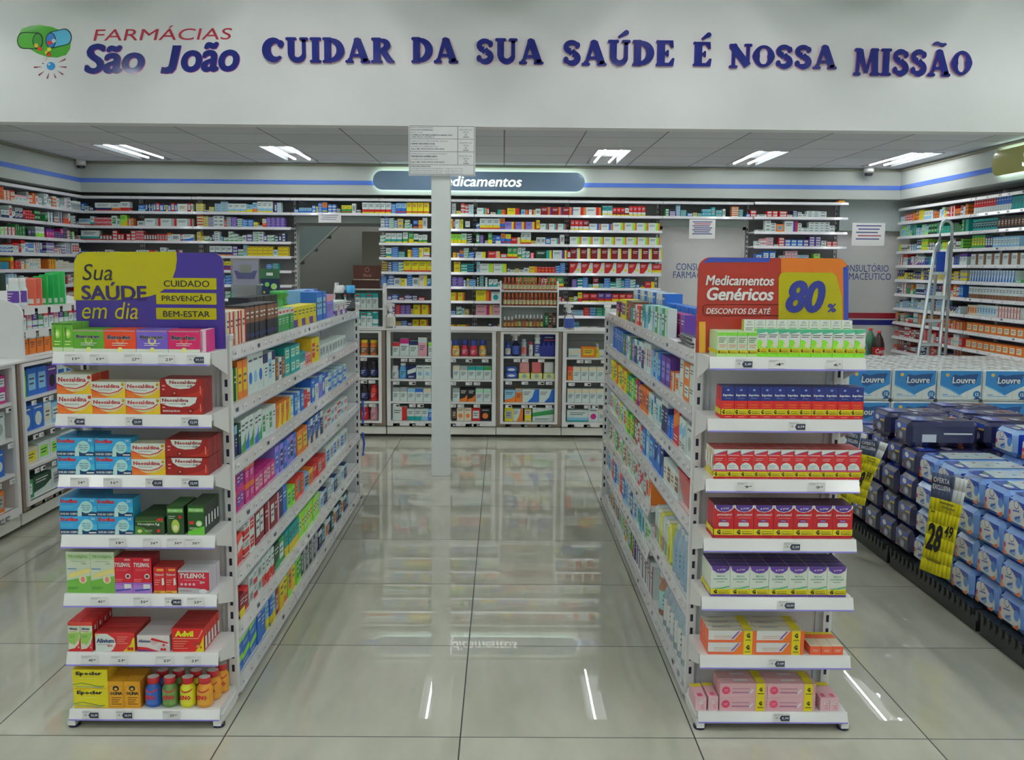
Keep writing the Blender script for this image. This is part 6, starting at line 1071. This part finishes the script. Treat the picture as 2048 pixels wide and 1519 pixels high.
# ================================================================ diaper packs on pallets
def diaper(kind):
    w, d, h = .203, .37, .1365; dark = kind == 'D'
    base = {'A': P(104,138,192), 'B': P(104,138,192), 'C': P(125,155,198), 'D': P(34,34,66), 'E': P(176,186,182)}[kind]; top = {'D': P(40,60,140), 'E': P(180,190,188)}.get(kind, P(165,190,205))
    m = MB(); m.rbox(-w/2, w/2, 0, d, 0, h, .026, base, FILM); o = Vector((-w/2, 0, 0)); k = [0]
    def q(pts, c, f='F'):
        k[0] += 1; oo, ux, uy, W_, H_ = {'F': (o, X3, Z3, w, h), 'T': (Vector((-w/2, 0, h)), X3, Y3, w, d), 'R': (Vector((w/2, 0, 0)), Y3, Z3, d, h), 'L': (Vector((-w/2, d, 0)), -Y3, Z3, d, h)}[f]
        m.pr(oo, ux, uy, [(a*W_, b_*H_) for a, b_ in pts], c, FILM, .0006+.00012*k[0])
    bl = P(30,58,150); I_ = .13
    if kind in 'ABC':
        q([(I_, .19), (.3, .19), (.7, .19), (.87, .19), (.87, .6), (.6, .81), (I_, .81)], P(186,196,206,.46)); q([(.87, .19), (.97, .25), (.97, .5), (.87, .6)], P(165,182,200)); q([(.45, .86), (.9, .5), (.9, .86)], bl); q([(I_, .86), (I_, .7), (.2, .8), (.3, .86)], bl); q(circ(.8, .55, .1, .17), P(70,120,200))
        q(circ(.42, .74, .1, .13), P(50,60,110)); q(circ(.42, .745, .085, .11), P(190,198,210)); q([(.3, .5), (.56, .55), (.55, .6), (.3, .55)], P(90,100,160)); q(circ(.5, .32, .12, .09), P(110,150,205)); q([(.4, .26), (.6, .4), (.58, .46), (.38, .32)], P(60,80,150)); q(circ(.18, .44, .04, .09), P(175,60,80))
        if kind == 'A': q([(I_, .14), (.3, .14), (I_, .4)], P(205,95,50)); q([(.66, .14), (.9, .14), (.9, .3)], P(205,95,50))
        if kind == 'B': q([(I_, .14), (.9, .14), (.9, .34), (.6, .2), (.3, .22), (I_, .4)], P(30,120,70))
        for f in 'LR': q([(.06, .15), (.94, .15), (.94, .86), (.06, .86)], bl, f); q([(.3, .2), (.55, .2), (.55, .5), (.3, .5)], P(185,195,205), f)
        q([(.1, .06), (.9, .06), (.9, .2), (.1, .26)], bl, 'T'); q(circ(.62, .13, .16, .045), P(190,200,205), 'T'); q(circ(.4, .2, .1, .02), P(140,190,70), 'T'); q([(.1, .25), (.9, .2), (.9, .95), (.1, .95)], P(176,190,205), 'T')
        for a_, b_, c_ in ((.3, .4, P(175,60,80)), (.6, .5, P(100,130,190)), (.35, .7, P(100,130,190)), (.7, .8, P(175,60,80))): q(circ(a_, b_, .06, .02), c_, 'T')
    elif dark:
        q([(I_, .5), (.9, .7), (.9, .86), (I_, .86)], P(44,70,160)); q(circ(.4, .72, .12, .1), P(190,195,205)); q(circ(.55, .38, .16, .16), P(110,115,135)); q(circ(.55, .38, .08, .1), P(150,150,165)); q([(.6, .6), (.88, .62), (.86, .7), (.6, .68)], P(190,160,80)); q(circ(.2, .28, .05, .06), P(150,60,110))
        for f in 'LR': q([(.2, .2), (.4, .2), (.4, .5), (.2, .5)], P(180,185,200), f); q([(.5, .5), (.9, .5), (.9, .56), (.5, .56)], P(185,190,200), f)
        q([(.1, .06), (.9, .06), (.9, .3), (.1, .3)], P(44,70,170), 'T'); q(circ(.45, .16, .2, .05), P(195,200,210), 'T'); q(circ(.6, .5, .22, .07), P(140,140,165), 'T'); q(circ(.4, .75, .14, .04), P(205,110,60), 'T')
    else:
        q([(I_, .14), (.9, .14), (.9, .26), (.5, .3), (I_, .42)], P(215,160,100)); q([(.3, .3), (.75, .5), (.9, .75), (.9, .86), (.5, .7)], P(60,165,180)); q([(.35, .36), (.75, .62), (.72, .7), (.33, .46)], P(40,90,110)); q([(.6, .82), (.9, .5), (.9, .86)], P(80,180,210))
        q([(.15, .3), (.35, .32), (.35, .4), (.15, .38)], P(110,100,140)); q([(.1, .1), (.9, .1), (.9, .3), (.1, .3)], P(80,180,200), 'T')
    ob = m.build('t'); me = ob.data; bpy.data.objects.remove(ob); return me
DM = {k: diaper(k) for k in 'ABCDE'}
for k, (a, b_) in enumerate(((3.12, 4.10), (4.12, 5.10), (5.12, 6.10))): pallet(2.09, 2.92, a, b_, .11, ['nearest', 'middle', 'farthest'][k]+' black plastic pallet under the diaper packs')
DW = {'A': 'white and blue diaper pack with orange corners', 'B': 'white and blue diaper pack with green foot', 'C': 'white and pale blue diaper pack', 'D': 'dark navy diaper pack', 'E': 'white, teal and peach diaper pack'}
def pack(kind, x, y, z, rz, label, tilt=0):
    o = link('diaper_pack', DM[kind], None, (x, y, z), rz, label=label, category='diapers', group='diaper packs on the pallets')
    if tilt: o.rotation_euler = (tilt, 0, rz)
    return o
cols_ = []; y = 3.22
for kd, n in (('E', 2), ('B', 1), ('A', 3), ('C', 2), ('D', 5)):
    for i in range(n): cols_.append((kd, y)); y += .218
rowk = {}
for i, (kd, y) in enumerate(cols_):
    for t in range(4):
        kk = kd if not (kd in 'AC' and t == 3 and i % 2) else 'A'
        if kd == 'E' and t > 2: kk = 'B'
        for c in range(2):
            pack(kk, 2.115+c*.40+random.uniform(-.004, .010)+(.012 if t == 3 else 0), y+random.uniform(-.002, .002)+(.0 if t % 2 else .004), .112+t*.1405, -pi/2+radians(random.uniform(-.7, .7)), '%s, %s stack along, %s tier, %s' % (DW[kk], ORD[i+1], ('lowest', 'second', 'third', 'top')[t], 'aisle side' if c == 0 else 'rear side'))
for k, (kd, y) in enumerate((('A', 4.52), ('C', 4.78), ('D', 5.06), ('D', 5.33), ('D', 5.6))):
    pack(kd, 2.52+.0*k, y, .675, -pi/2+radians([1.5, -1, 2, -2, 2][k]), DW[kd]+', %s of five on top of rear stacks' % ORD[k+1])
for k, y in enumerate((5.06, 5.36)): pack('D', 2.115, y, .6755, -pi/2+radians([-1.5, 2][k]), 'dark navy diaper pack, %s of two laid on top at aisle side' % ORD[k+1])
def flag(u, v0, v1, Xf, wd, big, small, label, bend, ya=0, extra=0):
    top = atX(u, v0, Xf); bot = atX(u, v1, Xf); top.z = .677; H = top.z-bot.z; t = empty('price_flag', top, label, 'price sign')
    def S_(a, b_, e=0):     # a across 0..1 (runs towards the viewer, i.e. -Y), b down 0..1
        y = top.y+wd/2-a*wd+ya*b_; x = Xf-.012-extra*(1-a)+bend*sin(pi*(a*.8+b_*.9))*.5-bend*b_; return Vector((x-e, y, top.z-b_*H))
    m = MB(); m.box(Xf-.012-extra*.5, Xf+.1, top.y-.015, top.y+.015, .6735, .675, P(190,195,200), CLEAR); wb(m, 'holder_strip', t)
    m = MB(); n = 8
    for i in range(n):
        for j in range(n): a0, a1, b0, b1 = i/n, (i+1)/n, j/n, (j+1)/n; m.face([S_(a0, b1), S_(a1, b1), S_(a1, b0), S_(a0, b0)], P(190,178,20) if b0 > .2 else (P(70,80,105) if a0 < .6 else P(188,196,200)), PAPER, True)
    for p_ in list(m.v): pass
    wb_ = m.build('sheet', t); wb_.location = -t.location; md = wb_.modifiers.new('thickness', 'SOLIDIFY'); md.thickness = .0012; md.offset = 1 if 0 else -1
    def T_(s, a0, b0, a1, b1, col, bold=.02):
        vs, fs, x0, x1, y0, y1 = glyphs(s, bold, 2); m2.shape([S_(a0+(a1-a0)*(x-x0)/(x1-x0), b1-(b1-b0)*(y_-y0)/(y1-y0), .003) for x, y_ in vs], fs, col, PAPER)
    m2 = MB(); T_('OFERTA', .06, .04, .5, .09, WHITE); T_('EXCLUSIVA', .06, .11, .56, .16, WHITE); T_(big, .08, .5, .58, .78, INK, .035); T_(small, .62, .48, .9, .6, INK, .02)
    [m2.face([S_(a0, b0+.018, .003), S_(a1, b0+.018, .003), S_(a1, b0, .003), S_(a0, b0, .003)], P(120,112,40), PAPER) for a0, a1, b0 in ((.3, .75, .27), (.36, .8, .31), (.08, .2, .38), (.2, .7, .86))]
    o = m2.build('printed_price', t); o.location = -t.location
flag(1917, 1002, 1160, 2.055, .17, '28', '49', 'yellow price flag reading 28 on the white diaper packs', .02, .04, .075)
flag(1762, 902, 1015, 2.045, .17, '38', '99', 'yellow curled price flag reading 38 on the dark packs', .045, .08, .07)
flag(1722, 905, 1020, 2.045, .16, '16', '99', 'yellow price flag reading 16 next to right end display', .03, .05, .04)
# ================================================================ ladder
t = empty('step_ladder', (3.7, 9.0, 0), 'tall folding aluminium step ladder against the right shelves', 'ladder'); YL = 8.5
def LP3(u, v, Y): p = atY(u, v, Y); return p
def down(p, q, z=0): d = (q-p); return p+d*((z-p.z)/d.z)
AL_ = P(165,172,176)
for (a, b_) in (((1872, 489), (1838, 700)), ((1897, 486), (1879, 700))):
    p, q = LP3(*a, YL), LP3(*b_, YL-.12); e = down(p, q); m = MB(); m.tube([p+Vector((.05, .05, .015)), p+Vector((.02, .02, .0)), p+(q-p)*.06, q, e], .016, AL_, CHROME, 8); wb(m, 'front_rail', t)
p1, p2 = LP3(1881, 452, YL+.1), LP3(1905, 452, YL+.1); q1, q2 = LP3(1856, 700, YL+.2), LP3(1891, 700, YL+.2)
m = MB(); c = (p1+p2)/2+Vector((0, 0, .05)); m.tube([p1-Vector((0, 0, .12)), p1, p1+Vector((.02, 0, .035)), c, p2+Vector((-.02, 0, .035)), p2, p2-Vector((0, 0, .12))], .014, AL_, CHROME, 8); wb(m, 'hand_arch', t)
for p, q in ((p1-Vector((0, 0, .12)), q1), (p2-Vector((0, 0, .12)), q2)): m = MB(); m.tube([p, q, down(p, q)], .014, AL_, CHROME, 8); wb(m, 'rear_rail', t)
a0, b0 = LP3(1872, 489, YL), LP3(1838, 700, YL-.12); a1, b1 = LP3(1897, 486, YL), LP3(1879, 700, YL-.12)
for k in range(7):
    f = .27+.225*k; L0, L1 = a0+(b0-a0)*f, a1+(b1-a1)*f
    if L0.z < .1: break
    m = MB(); m.box(L0.x, L1.x, L0.y-.03, L0.y+.05, L0.z-.012, L0.z+.012, AL_, CHROME); wb(m, 'step', t)
m = MB(); bl0 = LP3(1873, 545, YL+.04); bl1 = LP3(1885, 503, YL+.04); m.box(bl0.x, bl1.x+.03, YL+.04, YL+.06, bl0.z, bl1.z, P(34,70,165), PLASTIC); wb(m, 'blue_panel', t)
# ================================================================ items on the gondola tops
t = empty('acrylic_display', (-1.255, 4.76, 1.3005), 'tall clear acrylic display with lilac header card on left gondola', 'display')
m = MB(); m.box(-.07, .07, -.01, .0, 0, .32, P(190,195,200), CLEAR); m.box(-.07, .07, .03, .034, 0, .2, P(190,195,200), CLEAR); m.build('clear_body', t)
m = MB(); m.box(-.062, .062, .003, .006, .19, .31, P(165,165,190), CARD); m.pr(Vector((-.062, .003, .19)), X3, Z3, [(.02, .03), (.105, .03), (.118, .07), (.1, .07), (.09, .06), (.035, .06), (.02, .07), (.006, .07)], P(70,65,140), CARD, .001); m.pr(Vector((-.062, .003, .19)), X3, Z3, rpts(.035, .06, .09, .1), P(150,155,150), CARD, .0015); m.build('header_card', t)
m = MB(); [m.box(-.06+.03*k, -.034+.03*k, .008, .026, .005, .1+.01*(k % 2), [P(120,160,200), P(200,150,140), P(130,180,170), P(190,150,170)][k], CARD) for k in range(4)]; m.build('sachet', t)
simple('counter_card', 'dark green and navy folded advertising card on left gondola', 'card', lambda m: (m.rbox(-.06, .06, 0, .006, 0, .27, .002, P(30,44,72), CARD), m.box(-.06, .06, -.0006, 0, .22, .27, P(50,90,62), CARD), m.box(-.008, .026, -.001, -.0006, .235, .25, WHITE, CARD),
    [m.pr(Vector((0, 0, 0)), X3, Z3, circ(x, z, r, None, 12), c, CARD, .001) for x, z, r, c in ((-.005, .19, .012, P(110,170,90)), (.03, .18, .016, P(150,180,110)), (-.005, .11, .014, P(160,190,150)), (-.02, .15, .006, P(205,180,40)))], [m.pr(Vector((0, 0, 0)), X3, Z3, rpts(x, z, x+.03, z+.008), P(170,180,170), CARD, .001) for x, z in ((-.055, .185), (.015, .145), (.015, .125), (-.055, .11))]), (-1.205, 5.0, 1.30))
t = empty('desk_bell', (-1.13, 3.75, 1.30), 'glossy black ball topped dispenser behind the purple sign', 'dispenser'); m = MB(); m.lathe([(.02, 0), (.02, .09), (.01, .105)], 0, 0, P(60,90,150), PLASTIC, 14); m.build('stand', t)  # dispenser built as a black ball on a stand
m = MB(); m.lathe([(.005, .1), (.022, .108), (.032, .13), (.034, .15), (.026, .172), (.012, .182), (.003, .184)], 0, 0, P(22,26,24), VINYL, 18); m.build('ball', t)
for k in range(2): bottle('greenb', -1.13, 4.86+.085*k, 1.2962, .165, .034, P(60,130,70), P(70,150,80), P(50,120,60), ['nearer', 'farther'][k]+' green cylinder bottle behind the green and white boxes', neck=.95, capr=.99, caph=.1)
# right gondola top
for k in range(9): simple('sachet', 'flat black and white sachet, %s from the bottom of the pile' % ORD[k+1], 'sachet', lambda m: m.rbox(-.13, .13, -.05, .05, 0, .0042, .0015, [P(44,46,52), P(160,165,168), P(60,62,70)][k % 3], FILM), (.752+.003*(k % 3), 3.72, 1.2962+k*.0047), 'sachet pile on right gondola')
for o in bpy.data.objects:
    if o.name.startswith('sachet') and o.get('label', '').startswith('flat'): o.rotation_euler = (0, 0, pi/2+random.uniform(-.05, .05))
bottle('clr', .722, 3.505, 1.2962, .19, .021, P(185,192,192), WHITE, P(190,190,185), 'white and clear slim bottle beside the red sign', neck=.7, capr=.85, caph=.22)
t = empty('acrylic_display', (.955, 3.98, 1.2965), 'clear acrylic display of red and blue packets beside the red sign', 'display')
m = MB(); m.box(-.012, .012, 0, .012, 0, .2, P(190,195,200), CLEAR); m.box(-.045, .045, -.03, .05, 0, .004, P(190,195,200), CLEAR); m.build('stand', t)
m = MB(); m.rbox(-.068, .068, -.02, .045, .19, .33, .01, P(190,195,200), CLEAR); m.build('clear_pouch', t)
for k in range(5): m = MB(); m.rbox(-.05+.02*k, -.036+.02*k, -.005, .03, .205, .285+.006*(k % 3), .003, [P(170,60,70), P(70,70,130), P(180,170,170)][k % 3], FILM); m.build('packet', t)
for k in range(6): put('tissue_box', gen(.075, .05, .07, 'cb1'), .93, 3.62+k*.0, 1.45, 0, 0, label='x', category='box') if 0 else None
for k in range(6): put('toiletry_box', gen(.08, .15, .09, ['ws3', 'wc2', 'c0'][k % 3]), 1.035, 3.56+k*.088, 1.2962, -pi/2, .5, label='%s box, %s from the sign along the middle of right gondola top' % (cname(['ws3', 'wc2', 'c0'][k % 3]), ORD[k+1]), category='box', group='boxes along the middle of right gondola top')
for k in range(5): put('toiletry_box', gen(.1, .05, .08, 'cb1'), 1.035, 3.6+k*.104, 1.4475, -pi/2, .5, label='pale blue flat box, %s from the sign, lying on the tall boxes' % ORD[k+1], category='box', group='pale blue flat boxes on right gondola')
# right gondola lower shelves: basket, pouches and clear bottles
t = empty('basket', (.782, 3.628, .677), 'red plastic basket on the right gondola near the end', 'basket')
m = MB(); c = P(165,40,45); w1, w0 = .085, .065
for sx, sy in ((1, 0), (-1, 0), (0, 1), (0, -1)):
    if sx: vs = [(sx*w0, -.11, 0), (sx*w0, .11, 0), (sx*w1, .135, .13), (sx*w1, -.135, .13)]
    else: vs = [(-w0, sy*.11, 0), (w0, sy*.11, 0), (w1, sy*.135, .13), (-w1, sy*.135, .13)]
    k_ = Vector((sx, sy, 0))*.004; m.shape(vs+[tuple(Vector(v)-k_) for v in vs], [(0, 1, 2, 3), (7, 6, 5, 4), (3, 2, 6, 7), (0, 4, 5, 1)], c, PLASTIC)
m.box(-w0, w0, -.11, .11, 0, .004, c, PLASTIC); m.build('tub', t); m = MB(); m.tube([(-w1, -.135, .13), (w1, -.135, .13), (w1, .135, .13), (-w1, .135, .13), (-w1, -.135, .13)], .006, c, PLASTIC, 6); m.build('rim', t)
GB = P(130,150,165)
for k in range(5): bottle('clb', .735, 3.52+k*.082, .357, .2, .032, GB, P(170,180,185), P(120,145,165), 'clear bluish toiletry bottle, %s from near end, upper of two bottle shelves' % ORD[k+1], grp='clear bottles on right gondola', neck=.5, capr=.5, caph=.12)
for k in range(7): bottle('clb2', .735, 3.52+k*.084, .0615, .21, .034, P(140,155,165), P(175,185,190), P(150,160,172) if k > 1 else P(190,195,195), 'clear cleansing bottle, %s from near end, bottom shelf of right gondola' % ORD[k+1], grp='clear bottles on right gondola, bottom shelf', neck=.45, capr=.45, caph=.12)
bottle('brj', .75, 4.17, .0615, .19, .045, P(150,110,90), WHITE, P(150,190,210), 'brown toiletry jar with pale blue label by the clear bottles', name='jar', cat='jar', neck=.8, capr=.9, caph=.12)
for k in range(6): simple('cotton_pouch', '%s pouch standing on right gondola, %s from near end' % (['yellow and clear', 'white and green', 'clear'][k % 3], ORD[k+1]), 'pouch', lambda m: (m.rbox(0, .1, -.022, .022, 0, .17, .012, [P(200,190,90), P(185,195,180), P(170,185,185)][k % 3], FILM), m.box(-.001, 0, -.016, .016, .02, .08, [P(205,175,60), P(90,160,100), P(180,100,110)][k % 3], FILM)), (.70, 3.955+k*.066, .357), 'cotton pouches on right gondola')
# blue hanging strips at the far end of the left gondola, ceiling details
for k, z in enumerate((.30, .52)): simple('hanging_strip', ['lower', 'upper']+[''] and ['lower', 'upper'][k]+' blue curved strip on far end of left gondola', 'strip', lambda m: m.tube([(-.95, 6.53, z), (-.942, 6.535, z+.08), (-.95, 6.53, z+.16)], .008, P(50,80,170), PLASTIC, 6))
d_ = ray(1020, 254); p = E0+d_*((ZC-EYE)/d_.z); simple('ceiling_vent', 'small black air slot in the rear ceiling near header', 'vent', lambda m: m.box(-.08, .08, -.03, .03, -.012, -.001, P(40,42,44), METAL), (p.x, p.y, ZC))
